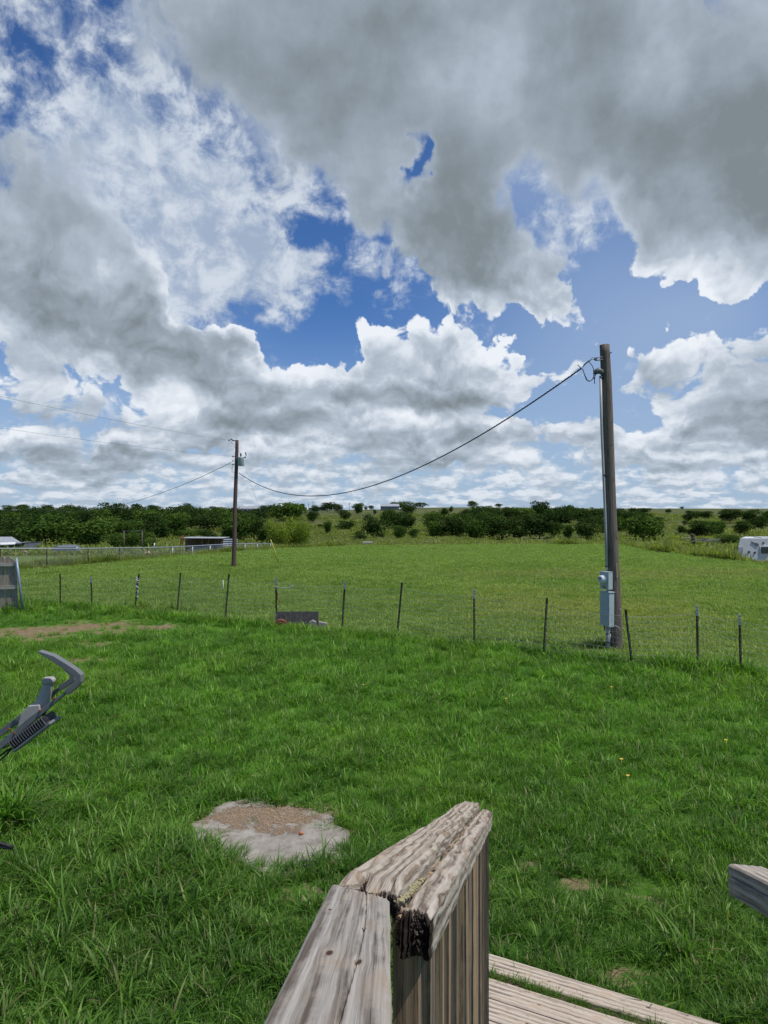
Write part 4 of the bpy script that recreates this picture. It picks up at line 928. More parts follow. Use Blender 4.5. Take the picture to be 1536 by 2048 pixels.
# ================================================================ chain-link fence
CP = [(-60,1097,31.5),(0,1097,33),(93,1097,34.5),(176,1097,36.5),(239,1096,38.5),(294,1095.5,41),(345,1094,43),(385,1092,45),(420,1090,46.5),(455,1088.5,48.5),(490,1087.5,50),(515,1087,51.5),(541,1087,53)]
cl = empty('chain_link_fence', at(CP[3][0], CP[3][1], CP[3][2])-Vector((0,0,1.2)), 'low galvanised chain-link fence with a top rail above the weeds on the left', 'fence')
tp = [at(*c) for c in CP]
mb = MB(); mb.tube(tp, .030, 8); mb.build('top_rail', M_galv, cl)
for i, p in enumerate(tp):
    mb = MB(); mb.tube([p+Vector((0,.03,-1.3)), p+Vector((0,.03,.03))], .028, 8); mb.build('fence_post', M_postiron if i < 6 else M_galv, cl)
def diamond(pts, h, stp, r):
    mb = MB()
    for a, b in zip(pts[:-1], pts[1:]):
        L = (b-a).length; n = max(1, int(L/stp)); k = int(h/stp)
        for s in (1, -1):
            for i in range(-k, n+k if False else n):
                u0, v0 = i/n, 0; u1, v1 = (i+k)/n, 1
                if s < 0: u0, u1 = u1, u0
                lo_u, hi_u = u0, u1
                def P_(u, v): return a.lerp(b, u)+Vector((0,0,-h*(1-v)))
                # clip to the span
                t0, t1 = 0.0, 1.0
                du = u1-u0
                if du > 0: t0, t1 = max(t0, -u0/du), min(t1, (1-u0)/du)
                else: t0, t1 = max(t0, (1-u0)/du), min(t1, -u0/du)
                if t1-t0 > .02: mb.tube([P_(u0+du*t0, t0), P_(u0+du*t1, t1)], r, 3, False)
    return mb
diamond(tp, 1.15, .12, .0032).build('chain_link_mesh', M_galv, cl)

# ================================================================ wooden fence panel at the left
yl = near_at(20, 1226).y; fpn = empty('picket_panel', near_at(10, 1226), 'weathered wooden fence panel with two rails at the left edge', 'fence panel')
WF = timber('fence_board_wood', (.46,.39,.34), (.29,.235,.20), (.12,.095,.08), gscale=.5, axis='Z')
for i in range(6):
    x0 = -44+i*13.6; r_ = random.Random(i); pth = [(x0,1228+r_.uniform(-1,2)),(x0+12.6,1226+r_.uniform(-1,2)),(x0+12.3,1116+i*.3),(x0+9.5,1112+i*.3+r_.uniform(-1,1.5)),(x0+3.5,1113+r_.uniform(-1,1.5)),(x0+.5,1117)]
    if i == 5: pth = [(22+2,1226),(36,1224),(33,1124),(22,1116)]
    f = [at(a_, b_, yl) for a_, b_ in pth]; mb = MB(); bk = [v+Vector((0,.02,0)) for v in f]; n = len(f)
    mb.add(f+bk, [tuple(range(n)), tuple(reversed(range(n, 2*n)))]+[(k, n+k, n+(k+1) % n, (k+1) % n) for k in range(n)]); mb.build('board', WF, fpn)
WR = timber('rail_wood', (.58,.52,.46), (.42,.37,.32), (.20,.17,.14), gscale=.6, axis='X')
for y0_, y1_, y2_ in ((1131,1129,6),(1178,1174,7)):
    mb = MB(); a, b = at(-60, y0_, yl-.03), at(30 if y0_ < 1150 else 33, y1_, yl-.03); mb.beam(a, b, .038, y2_/FPX*yl); mb.build('rail', WR, fpn)
M_bluepipe = plain('blue_grey_pipe', (.16,.22,.28), (.24,.30,.36), 7, .45, .3)
tag(MB().tube([at(46,1224,yl-.06), at(39.5,1170,yl-.06), at(32.5,1115,yl-.06)], .034, 12).build('steel_pipe', M_bluepipe), 'leaning blue-grey steel pipe at the end of the wooden fence panel', 'pipe')

# ================================================================ buildings and things far off
def house(name, label, cat, px0, px1, eave, top, Y, depth, wallh, M_w, M_r, hip=.1, wins=0, over=.4, ridge=1.0, posts=0):
    a = at(px0, eave, Y); b = at(px1, eave, Y); ez = a.z; rt = at(px0, top, Y).z; W = b.x-a.x; cx = (a.x+b.x)/2; z0 = ez-wallh
    h = empty(name, Vector((cx, Y, z0)), label, cat)
    if not posts: MB().box((cx, Y+depth/2, (z0+ez)/2), (W-2*over, depth-2*over, wallh)).build('wall', M_w, h)
    else:
        for i in range(posts):
            for yy in (Y+.3, Y+depth-.3): MB().box((a.x+W*(i+.5)/posts, yy, (z0+ez)/2), (.35,.35,wallh)).build('post', M_w, h)
    mb = MB(); hx = W*hip; y0_, y1_, ym = Y, Y+depth, Y+depth/2
    vs = [(a.x,y0_,ez),(b.x,y0_,ez),(b.x,y1_,ez),(a.x,y1_,ez),(a.x+hx,ym,rt),(b.x-hx,ym,rt),(a.x,y0_,ez-.15),(b.x,y0_,ez-.15),(b.x,y1_,ez-.15),(a.x,y1_,ez-.15)]
    mb.add(vs, [(0,1,5,4),(1,2,5),(2,3,4,5),(3,0,4),(6,7,1,0),(7,8,2,1),(8,9,3,2),(9,6,0,3),(9,8,7,6)]); mb.build('roof', M_r, h)
    for i in range(wins):
        x = a.x+over+(W-2*over)*(i+.6)/(wins+.2); f = MB().box((x, Y+over-.06, ez-wallh*.5), (W/wins*.42, .10, wallh*.46)); fo = f.build('window', M_white, h)
        MB().box((x, Y+over-.12, ez-wallh*.5), (W/wins*.34, .04, wallh*.36)).build('pane', M_glassd, fo)
    return h
house('house', 'long low blue-grey house with a pale roof on the hilltop', 'house', 760, 799, 1012.5, 1007.5, 545, 9, 3.0, M_hwall, M_roofw, .02, 6)
house('pavilion', 'open-sided pavilion with a long pale hipped roof beyond the wood', 'pavilion', 444, 500, 1016.5, 1012, 520, 16, 2.6, M_white, M_roofw, .12, posts=6)
house('farm_building', 'pale hipped farm roof showing behind the trees right of the pavilion', 'building', 478, 526, 1018, 1011, 540, 16, 3, M_hwall, M_roofw, .35)
house('farm_shed', 'blue-grey farm shed among the crest trees', 'shed', 628, 648, 1014, 1010, 555, 8, 3.2, M_hwall, M_roofw, .02)
house('farm_shed', 'small pale shed at the left end of the crest trees', 'shed', 616, 626, 1017, 1014.5, 555, 6, 2.2, M_white, M_roofw, .02)
for (px, top, base, lab) in ((626,1002,1021,'tall thin utility pole beside the crest sheds'),(617,1007,1021,'short thin utility pole left of the crest sheds'),(699,1005,1021,'thin utility pole alone on the crest between two trees'),(789,999,1012,'thin aerial mast behind the hilltop house')):
    t_ = at(px, top, 555); e = at(px, base, 555); mb = MB().tube([e+Vector((0,0,-3)), t_], .17, 6); o = empty('utility_pole', e, lab, 'utility pole'); mb.build('shaft', M_pole2, o)
    MB().beam(t_+Vector((-.9,0,-.5)), t_+Vector((.9,0,-.5)), .12, .14).build('crossarm', M_pole2, o)
# white-roofed barn at the far left
Yb = 64; ba = empty('barn', at(10, 1097, Yb), 'low barn with a pale metal roof at the left edge behind the fence', 'barn')
ea, eb, ra, rb = at(-70,1085.5,Yb), at(43,1085.5,Yb), at(-70,1073.5,Yb+3), at(24,1073.5,Yb+3)
mb = MB(); back = Vector((-3.6,6,0)); mb.add([ea, eb, rb, ra, ea+back, eb+back, ea+Vector((0,0,-.12)), eb+Vector((0,0,-.12)), eb+back+Vector((0,0,-.12)), ea+back+Vector((0,0,-.12))], [(0,1,2,3),(3,2,5,4),(1,5,2),(0,3,4),(6,7,1,0),(7,8,5,1),(9,8,7,6),(8,9,4,5),(9,6,0,4)]); mb.build('roof', M_roofw, ba)
MB().box((ea+eb)/2+Vector((-2.2,3,-.75)), ((eb-ea).x-3.5, 5.4, 1.3)).build('wall', M_dark, ba)
MB().add([at(-40,1087,Yb-1.4), at(32,1084,Yb-1.4), at(30,1088,Yb-2.6), at(-40,1091,Yb-2.6)]+[v+Vector((0,0,-.05)) for v in (at(-40,1087,Yb-1.4), at(32,1084,Yb-1.4), at(30,1088,Yb-2.6), at(-40,1091,Yb-2.6))], [(0,1,2,3),(7,6,5,4),(0,4,5,1),(1,5,6,2),(2,6,7,3),(3,7,4,0)]).build('awning', M_white, ba)
sh2 = empty('lean_to', at(50, 1096, 66), 'grey-green lean-to shed joined to the right of the barn', 'shed'); q = at(50, 1086, 66)
MB().box((at(50,1091,66)), (1.5,3,.6)).build('wall', M_hwall, sh2); MB().beam(at(38,1086.5,66), at(66,1084.5,66), 3.2, .06).build('roof', M_black, sh2)
# the long open shed with its ladder and corrugated panel
Ys_ = 50.0; z0_ = at(400, 1098, Ys_+1).z-.25
shd = empty('animal_shed', Vector((at(420,1090,Ys_+1).x, Ys_+1, z0_)), 'long low open shed with a thin rusty roof and timber posts behind the fence', 'shed')
MB().beam(at(369,1075.6,Ys_+.6), at(452,1076,Ys_+.6), 2.6, .05).build('roof', M_rust, shd)
MB().beam(at(369,1074.9,Ys_+.5), at(452,1075.3,Ys_+.5), 2.5, .02).build('roof_sheet', M_roofw, shd)
a, b = at(371,1077,Ys_+1.8), at(450,1077,Ys_+1.8); MB().box(((a.x+b.x)/2, Ys_+1.8, (a.z+z0_)/2), (b.x-a.x, .05, a.z-z0_)).build('back_wall', M_shedwood, shd)
for x in (372, 404, 417, 431, 437, 443): q = at(x, 1077, Ys_-.4); MB().box((q.x, q.y, (q.z+z0_)/2), (.09,.09,q.z-z0_)).build('post', M_shedwood, shd)
a, b = at(378,1091,Ys_-.35), at(446,1090,Ys_-.35); MB().box(((a.x+b.x)/2, Ys_-.5, a.z-.18), (b.x-a.x, .03, .42)).build('low_panel', M_hwall, shd)
q0, q1 = at(445,1077,Ys_-.7), at(475,1100,Ys_-.7); cr_ = MB(); 
cr_.add([at(444,1101,Ys_-.7), at(475,1101,Ys_-.7), at(475,1076,Ys_-.7), at(447,1077,Ys_-.7)]+[v+Vector((0,.06,0)) for v in (at(444,1101,Ys_-.7), at(475,1101,Ys_-.7), at(475,1076,Ys_-.7), at(447,1077,Ys_-.7))], [(0,1,2,3),(7,6,5,4),(0,4,5,1),(1,5,6,2),(2,6,7,3),(3,7,4,0)])
tag(cr_.build('corrugated_panel', M_corr), 'upright corrugated metal panel at the right end of the long shed', 'metal panel')
ld = MB(); a0_, a1_ = at(359.5,1091,Ys_-.6), at(363.5,1071.5,Ys_-.6); b0_, b1_ = at(364.5,1091,Ys_-.6), at(368,1071.5,Ys_-.6)
ld.beam(a0_, a1_, .05, .05, Vector((0,1,0))).beam(b0_, b1_, .05, .05, Vector((0,1,0)))
for i in range(6): ld.beam(a0_.lerp(a1_, (i+.15)/5.3), b0_.lerp(b1_, (i+.15)/5.3), .05, .07)
tag(ld.build('ladder', M_orange), 'faded orange ladder leaning at the left end of the long shed', 'ladder')
# clothesline posts
for x, t0_, b0__, lab in ((248,1062,1097,'left weathered clothesline post with a crossbar'),(284.5,1062,1097,'right weathered clothesline post with a crossbar')):
    p_, q_ = at(x, b0__+4, 48), at(x, t0_, 48); e = empty('clothesline_post', p_, lab, 'post'); MB().tube([p_, q_], .04, 7).build('post', M_pole, e); MB().beam(q_+Vector((-.13,0,0)), q_+Vector((.13,0,0)), .05, .05).build('crossbar', M_pole, e)
tag(MB().tube([at(248,1061.5,48), at(266,1062.3,48), at(284.5,1061.5,48)], .007, 4).build('clothesline', M_wire), 'wire strung between the two clothesline posts', 'wire')
# junk by the barn fence
def junk(px, py, Y, w, h, d, m, name, label, cat, rot=0.0):
    c = at(px, py, Y); Mr = Matrix.Rotation(rot, 3, 'Z'); mb = MB().box(c, (w, d, h), Mr, .8); mb.box(c+Vector((w*.1,0,h*.55)), (w*.6,d*.7,h*.2), Mr, .7); return tag(mb.build(name, m, None, .01), label, cat)
junk(133,1096,52,2.0,.38,.9,M_hwall,'covered_boat','low blue-grey covered heap with a pale top behind the chain-link fence','covered heap')
tag(MB().box(at(137,1092.6,52), (1.25,.8,.05)).build('pale_lid', M_white), 'pale flat lid lying on the covered heap behind the fence', 'lid')
tag(MB().tube([at(45,1104,44), at(48,1102.5,44), at(53,1104,44), at(55,1106,44)], .05, 7).build('bent_hose', plain('tan_hose', (.30,.22,.16), (.38,.30,.22))), 'short curved tan hose lying below the barn', 'hose')
tag(MB().box(at(295,1104,42), (.28,.3,.09), None, .6).build('tan_stone', M_straw), 'small tan stone behind the chain-link fence', 'stone')
for x, m_, lab in ((307,M_white,'thin pale leaning stake right of the clothesline posts'),(152,M_white,'short white stake behind the chain-link fence')):
    tag(MB().tube([at(x,1098,46), at(x+2.5,1086 if x > 200 else 1098-4,46)], .035, 6).build('stake', m_), lab, 'stake')
# small culvert slab at the far edge of the field
cu = MB(); cu.box(at(735,1085,70), (1.0,1.2,.12)); tag(cu.build('concrete_slab', M_conc, None, .01), 'small pale slab among the brown weeds beyond the field', 'slab')
# debris pile on the right
r3 = random.Random(8); dbp = ground_at(1400, 1086); 
for i in range(13):
    x, y = r3.uniform(1366, 1442), r3.uniform(1076, 1083); a = at(x, y, 92+r3.uniform(-2, 2)); l = r3.uniform(.5, 1.6); dr = Vector((r3.uniform(.6,1), r3.uniform(-.4,.4), r3.uniform(-.15,.15))).normalized()*l
    pale = r3.random() < .6
    tag(MB().beam(a, a+dr, r3.uniform(.08,.35), r3.uniform(.05,.2)).build('broken_plank', M_conc if pale else M_shedwood), 'pale broken plank in the debris pile on the right' if pale else 'brown broken plank in the debris pile on the right', 'plank', 'broken planks in the debris pile')
sp = at(1386, 1086, 91); tag(MB().tube([sp+Vector((0,0,-.4)), sp+Vector((.05,0,.5)), sp+Vector((-.05,0,1.0)), sp+Vector((-.1,0,1.25))], [.34,.26,.22,.14], 9).build('tree_stump', M_bark), 'dark broken tree stump at the left of the debris pile', 'stump')
# white camper at the right edge
Yc = 41.0; cmp_ = empty('camper', at(1540, 1124, Yc), 'white camper trailer with a slanted front, cut by the right edge', 'camper')
out_ = [(1471,1113),(1473.5,1108),(1480,1077.5),(1483,1076),(1600,1077),(1640,1080),(1640,1124),(1478,1120)]
f = [at(x, y, Yc) for x, y in out_]; bk = [v+Vector((1.5,2.4,0)) for v in f]; n = len(f)
MB().add(f+bk, [tuple(reversed(range(n))), tuple(range(n, 2*n))]+[(k, (k+1) % n, n+(k+1) % n, n+k) for k in range(n)]).build('body', plain('aged_white_camper_paint', (.52,.54,.55), (.62,.64,.64), 3, .5, c3=(.56,.57,.56)), cmp_, .02)
MB().beam(at(1498,1076,Yc+1), at(1536,1076,Yc+1), 1.2, .05).beam(at(1515,1074.8,Yc+.6), at(1560,1075.5,Yc+.6), .9, .09).build('roof_cover', M_white, cmp_)
w_ = MB().box(at(1529,1100,Yc-.02), (.58,.05,.52)).build('window', M_white, cmp_); MB().box(at(1530,1100.5,Yc-.06), (.46,.03,.40)).build('pane', M_glassd, w_)
MB().box(at(1481,1101,Yc-.02), (.28,.05,.42)).build('hatch', M_roofw, cmp_)
for x, y in ((1498,1104),(1510,1105.5)): q = at(x, y, Yc-.03); MB().tube([q+Vector((0,.03,0)), q+Vector((0,-.01,0))], .06, 10).build('vent', M_black, cmp_)
MB().box(at(1514,1089,Yc-.02), (.22,.04,.16), Matrix.Rotation(.4,3,'Y')).box(at(1507,1086,Yc-.02), (.30,.035,.07), Matrix.Rotation(.5,3,'Y')).box(at(1527,1086,Yc-.02), (.10,.035,.14)).build('patch', M_armgrey, cmp_)
for x in (1560, 1582): q = at(x, 1124, Yc-.02); MB().tube([q+Vector((0,.2,.0)), q+Vector((0,-.03,0))], .33, 18).build('wheel', M_black, cmp_)
# yellow flowers
for x, y in ((1223,1374),(1243,1518),(1256,1551),(1012,1397),(727,1369),(1452,1480)):
    p_ = near_at(x, y, .12); r_ = .016; mb = MB(); mb.tube([p_+Vector((0,0,-.10)), p_], .002, 4)
    for k in range(8): a = k*.785; mb.add([p_, p_+Vector((cos(a-.3)*r_, sin(a-.3)*r_, .004)), p_+Vector((cos(a)*r_*1.5, sin(a)*r_*1.5, .002)), p_+Vector((cos(a+.3)*r_, sin(a+.3)*r_, .004))], [(0,1,2,3)])
    tag(mb.build('yellow_flower', plain('petal', (.75,.48,.05), (.85,.60,.10)) if 'petal' not in bpy.data.materials else bpy.data.materials['petal']), 'tiny yellow dandelion flower in the lawn grass', 'flower', 'yellow flowers in the lawn')

# ================================================================ stair rail in the foreground
def ray_plane(px, py, O, X, Yd):                      # pixel ray against the plane through O spanned by X, Yd -> local (x, y)
    n = X.cross(Yd); d = Vector(((px-768)/FPX, 1, -(py-1024)/FPX)); t = (O-EYE).dot(n)/d.dot(n); w = EYE+d*t-O; return w.dot(X), w.dot(Yd)
def grid_board(name, poly_fn, L, nx_, ny_, thick, mtx, m, parent, disp, under=True):
    """board lying along local Y; poly_fn(v) -> (x0, x1, y0shift fn); top displaced into weathered ridges"""
    vs, fs = [], []
    for j in range(ny_+1):
        for i in range(nx_+1):
            x, y = poly_fn(i/nx_, j/ny_); vs.append((x, y, disp(x, y, i/nx_, j/ny_)))
    T = (nx_+1)*(ny_+1)
    for j in range(ny_):
        for i in range(nx_): a = j*(nx_+1)+i; fs.append((a, a+1, a+nx_+2, a+nx_+1))
    loop = [i for i in range(nx_+1)]+[j*(nx_+1)+nx_ for j in range(1, ny_+1)]+[ny_*(nx_+1)+i for i in range(nx_-1, -1, -1)]+[j*(nx_+1) for j in range(ny_-1, 0, -1)]
    nlev = 7; n = len(loop); prev = loop; c = Vector((sum(v[0] for v in vs)/len(vs), sum(v[1] for v in vs)/len(vs), 0))
    for lv in range(1, nlev+1):
        t = lv/nlev; cur = []
        for q in loop:
            x, y, z = vs[q]; j_ = .0022*mnoise.noise(Vector((y*7, t*13*thick/.04, x*3)))+.0012*mnoise.noise(Vector((y*16, t*40, 1)))
            ox = (x-c.x); s = 1 if ox > 0 else -1
            vs.append((x+s*j_*(1 if disp else 0), y+j_*.6*(1 if y > c.y else -1), z*(1-t)-thick*t)); cur.append(len(vs)-1)
        for k in range(n): fs.append((prev[k], cur[k], cur[(k+1) % n], prev[(k+1) % n]))
        prev = cur
    fs.append(tuple(reversed(prev)))
    me = bpy.data.meshes.new(name); me.from_pydata(vs, [], fs); me.materials.append(m); me.update()
    bm = bmesh.new(); bm.from_mesh(me); bmesh.ops.recalc_face_normals(bm, faces=bm.faces); bm.to_mesh(me); bm.free()
    o = bpy.data.objects.new(name, me); C.objects.link(o); o.parent = parent
    o.matrix_world = mtx if not parent else Matrix.Translation(-parent.location) @ mtx
    return o
def frame(O, X, Yd): Z = X.cross(Yd).normalized(); return Matrix(((X.x, Yd.x, Z.x, O.x), (X.y, Yd.y, Z.y, O.y), (X.z, Yd.z, Z.z, O.z), (0,0,0,1)))
rail = empty('stair_railing', Vector((.3, 2.0, 0)), 'weathered grey wooden stair railing sloping down into the yard, its cap board split', 'railing')
# near cap board
O1 = EYE+Vector((-.035, 1.06, -.587)); Y1 = Vector((.005, 1, -.379)).normalized(); X1 = Vector((1,0,0)); X1 = (X1-Y1*X1.dot(Y1)).normalized()
aL = ray_plane(663,1765,O1,X1,Y1); aR = ray_plane(779,1796,O1,X1,Y1); bL = ray_plane(521,2048,O1,X1,Y1); bR = ray_plane(766,2048,O1,X1,Y1); mR = ray_plane(781,1973,O1,X1,Y1)
def nearpoly(u, v):                                   # v: 0 far end .. 1 beyond the camera
    def edge(a, b, v): 
        ya = a[1]+(b[1]-a[1])*1; k = (b[0]-a[0])/(b[1]-a[1]); y = a[1]-v*1.25; return a[0]+k*(y-a[1]), y
    l = edge(aL, bL, v); r = edge(aR, mR, v)
    x = l[0]+(r[0]-l[0])*u; y = l[1]+(r[1]-l[1])*u
    saw = .0045*abs(((u*17) % 1)*2-1)+.003*mnoise.noise(Vector((u*30, 0, 0)))
    return x, y+(saw*max(0, 1-v*14)) 
def kn(px, py): return ray_plane(px, py, O1, X1, Y1)
KN = [(kn(660,1819), .0034), (kn(728,1856), .0042), (kn(659,1905), .0062), (kn(717,1922), .0058)]
M_cap = timber('cap_board_wood', (.40,.37,.33), (.275,.245,.21), (.125,.10,.08), knots=[(k[0][0], k[0][1], k[1]) for k in KN], gscale=.8, cr=.47)
def ridges(x, y, amp, f, ph=0.0, wv=.01):
    w = x+wv*mnoise.noise(Vector((x*6, y*2.5, ph)))+wv*.35*mnoise.noise(Vector((x*20, y*8, ph+3)))
    return amp*(mnoise.noise(Vector((w*f, y*1.2, ph)))*.7+mnoise.noise(Vector((w*f*2.7, y*2.5, ph+9)))*.4)
def d1(x, y, u, v):
    e = min(u, 1-u); return ridges(x, y, .0016, 120)-.004*max(0, 1-e*14)**2-(.002*max(0, 1-v*40)) - .0035*max(0, 1-abs(((u-.62)+.06*sin(y*6))*60))
grid_board('cap_board', nearpoly, 1.25, 90, 260, .036, frame(O1, X1, Y1), M_cap, rail, d1)
# broken second cap board
O2 = EYE+Vector((.017, 1.058, -.583)); Y2 = Vector((.202, 1, -.361)).normalized(); X2 = Vector((1, -.202, 0)).normalized()
cL, cR, fL, fR = [ray_plane(x, y, O2, X2, Y2) for x, y in ((676,1750),(790,1778),(930,1600),(958,1606))]
def farpoly(u, v):
    xl = cL[0]+(fL[0]-cL[0])*v; yl_ = cL[1]+(fL[1]-cL[1])*v; xr = cR[0]+(fR[0]-cR[0])*v; yr = cR[1]+(fR[1]-cR[1])*v
    x = xl+(xr-xl)*u; y = yl_+(yr-yl_)*u
    k = max(0, 1-v*24); x += (.006*mnoise.noise(Vector((0, y*5, u*3)))+.003*mnoise.noise(Vector((3, y*17, u*3))))*(abs(u-.5)*2)**3
    bite = .085*math.exp(-((u-.34)/.11)**2)+.035*math.exp(-((u-.80)/.13)**2)+.014*mnoise.noise(Vector((u*22, 1, 0)))+.008*mnoise.noise(Vector((u*60, 2, 0)))
    return x, y+bite*k
M_cap2 = timber('rotted_board_wood', (.45,.40,.335), (.345,.29,.23), (.17,.13,.095), gscale=.9, cr=.505, wv=.016, fine=2.1, ring_amp=.10, rot_y=.020)
def d2(x, y, u, v):
    hol = .010*math.exp(-((u-.55)/.20)**2)*math.exp(-((v-.10)/.10)**2)
    lump = .012*mnoise.noise(Vector((x*10, y*1.8, 4)))+.010*math.exp(-((v-.34)/.05)**2)*math.exp(-((u-.75)/.25)**2)
    e = min(u, 1-u); g_ = ridges(x+.016*mnoise.noise(Vector((x*7, y*2.2, 7))), y, .0034, 125, 5, .010)
    hole = .03*max(0, 1-(((u-.55)/.13)**2+((v-.70)/.022)**2))
    split = .020*max(0, 1-abs(u-.86+.10*sin(v*7))*22)*(.15 < v < .55)
    return lump*.8+g_-.006*max(0, 1-e*9)**2-hole-split-hol*.5-.012*max(0, 1-v*30)
grid_board('broken_cap_board', farpoly, 2, 90, 420, .040, frame(O2, X2, Y2), M_cap2, rail, d2)
# rail on edge along the right side, its near end rotted
O3 = O2+X2*(.012)+Vector((0,0,-.024))
Z2 = X2.cross(Y2).normalized()
L2 = cR[1]*0+fR[1]
M_rot = timber('rail_wood_weathered', (.44,.395,.335), (.31,.26,.21), (.11,.085,.065), gscale=.9, cr=.50, wv=.018, fine=1.9, ring_amp=.09, rot_y=-.012)
def railpoly(u, v):
    y = -.045+v*(L2+.02)+.030*math.exp(-((u-.55)/.3)**2)*max(0, 1-v*30)+.012*mnoise.noise(Vector((u*20,0,5)))*max(0, 1-v*30); xr = .050+(fR[0]-0)*v*.9; xl = .006+fR[0]*v*.9
    return xl+(xr-xl)*u, y
def d3(x, y, u, v): return ridges(x, y, .003, 110, 8, .012)-.010*u*u-.010*max(0, 1-v*25)*(.5+.5*sin(u*23))+.004*mnoise.noise(Vector((y*7, u*3, 2)))
grid_board('handrail', railpoly, 2, 26, 340, .062, frame(O3, X2, Y2), M_rot, rail, d3)
# rotten dark end grain and yellow lichen
M_rotb = plain('black_rot', (.010,.008,.007), (.045,.033,.026), 45, .95, bstr=1.0, bdist=.01, c3=(.17,.14,.12))
rt = MB(); W2 = frame(O2, X2, Y2); rr_ = random.Random(11)
for i in range(330):
    x = rr_.uniform(-.084, .004); y = .016+rr_.random()*.03+ (.03 if -.075 < x < -.045 else 0); z = rr_.uniform(-.040, -.016); c = W2 @ Vector((x, y+.01, z)); s = rr_.uniform(.0012, .0042); rt.box(c, (s*.7, s*2.4, s), Matrix.Rotation(rr_.uniform(-.6,.6), 3, 'X') @ Matrix.Rotation(rr_.uniform(-.5,.5), 3, 'Z'))
rt.build('rotten_end', M_rotb, rail); rt = MB()
for i in range(260):
    x = rr_.uniform(.010, .052); y = -.034+rr_.random()*.026; z = rr_.uniform(-.076, -.028); c = W2 @ Vector((x, y+.006, z)); s = rr_.uniform(.0010, .0034); rt.box(c, (s*.7, s*2.6, s), Matrix.Rotation(rr_.uniform(-.6,.6), 3, 'X') @ Matrix.Rotation(rr_.uniform(-.5,.5), 3, 'Z'))
rt.build('rotten_end', M_rotb, rail)
lc = MB(); M_lich = plain('yellow_lichen', (.26,.225,.12), (.38,.34,.19), 80, .95)
for i in range(200):
    t = rr_.random()**1.5; x = .014+rr_.gauss(0, .0028)+.004*t; y = -.030+t*.23; c = W2 @ Vector((x, y, -.0135+rr_.uniform(0, .003)-.002*t)); s = rr_.uniform(.0008, .0024); lc.box(c, (s*1.5, s*2.5, s*.9), Matrix.Rotation(rr_.uniform(-.8,.8), 3, 'Z'))
lc.build('lichen', M_lich, rail)
# square balusters, an uneven row under the rail
M_bal = [timber('baluster_wood_%d' % i, l_, m_, d_, gscale=.8, axis='Z', cr=.50) for i, (l_, m_, d_) in enumerate((((.36,.26,.175),(.26,.185,.125),(.12,.082,.055)), ((.22,.175,.135),(.155,.12,.092),(.07,.053,.04)), ((.40,.285,.18),(.29,.20,.125),(.13,.088,.055))))]
nb = 13
for i in range(nb):
    s = .06+i*(L2-.10)/(nb-1)+rr_.uniform(-.012, .012); p = W2 @ Vector((.012+fR[0]*.9*s/L2, s, -.07)); w = rr_.uniform(.034,.044)
    mb = MB(); zt = p.z+.03; bot = max(0.0, .0); nseg = 12; yaw = rr_.uniform(-.25,.25)+math.atan2(-.202, 1); lx, ly = rr_.uniform(-.012,.012), rr_.uniform(-.012,.012)
    vs = []; fs = []
    for k in range(nseg+1):
        t = k/nseg; z = zt*(1-t)+bot*t; cx, cy = p.x+lx*t+.0015*mnoise.noise(Vector((t*5, i, 0))), p.y+ly*t
        for q in range(8):
            a = yaw+q*pi/4; rad = w/2*(1.36 if q % 2 else 1.0); vs.append((cx+cos(a)*rad, cy+sin(a)*rad, z))
    for k in range(nseg):
        for q in range(8): fs.append((k*8+q, k*8+(q+1) % 8, (k+1)*8+(q+1) % 8, (k+1)*8+q))
    fs += [tuple(range(8)), tuple(reversed(range(nseg*8, nseg*8+8)))]
    mb.add(vs, fs); mb.build('baluster', M_bal[i % 3], rail)
for i in range(8):                                    # upright boards under the near cap
    p = O1+Y1*(-.02-i*.14)+Vector((.0, 0, -.05)); mb = MB(); mb.box((p.x-.02, p.y, p.z/2), (.036, .086, p.z)); mb.build('baluster', M_bal[(i+1) % 3], rail)
pp = W2 @ Vector((.012+fR[0]*.9, L2-.03, -.09)); mb = MB().box((pp.x+.004, pp.y, pp.z/2), (.05,.085,pp.z)); mb.build('end_post', M_bal[1], rail)

# right handrail end
RG = empty('stair_railing', Vector((1.6, 2.2, 0)), 'end of the opposite wooden handrail entering at the right edge', 'railing')
M_r2 = timber('grey_rail_wood', (.50,.45,.39), (.36,.315,.27), (.19,.16,.13), gscale=.7, cr=.49)
def seg_board(name, pts_px, d0, d1_, thick_dir, m, parent):
    pass
dR = 2.3; Pt = at(1456, 1727, dR); dirR = Vector((.30, -1, .20)).normalized()
Xr = Vector((1, .30, 0)).normalized(); Yr = (-dirR); Xr = (Xr-Yr*Xr.dot(Yr)).normalized()
tl = at(1456, 1727, dR); kx = Vector((.076, .035, -.0))
vs = []
a_tl, a_tr = tl, at(1500, 1724, dR+.06); a_bl = at(1460, 1780, dR); a_br = a_tr+(a_bl-a_tl)
e_ = Vector((.40, -.42, .155))*2.4
e0_, e1_ = at(1536, 1766, 1)-EYE, None
def towards(p, px, py, t):                            # continue the edge from p so that it passes under the given pixel direction, t metres on
    d = Vector(((px-768)/FPX, 1, -(py-1024)/FPX)); q = EYE+d*(p.y-.45*1.0); return p+(q-p)*t
q_tl, q_tr, q_bl = towards(a_tl, 1536+62, 1797, 1), towards(a_tr, 1536+80, 1762, 1), towards(a_bl, 1536+62, 1856, 1)
q_br = q_tr+(q_bl-q_tl)
ext = 2.2
Lr = (q_tl-a_tl)
q_tl = a_tl+Lr*ext; q_tr = a_tr+Lr*ext; q_bl = a_bl+Lr*ext; q_br = a_br+Lr*ext
Yd_ = Lr.normalized(); Xd_ = (a_tr-a_tl); wR = Xd_.length; Xd_ = (Xd_-Yd_*Xd_.dot(Yd_)).normalized()
hR = (a_bl-a_tl).length
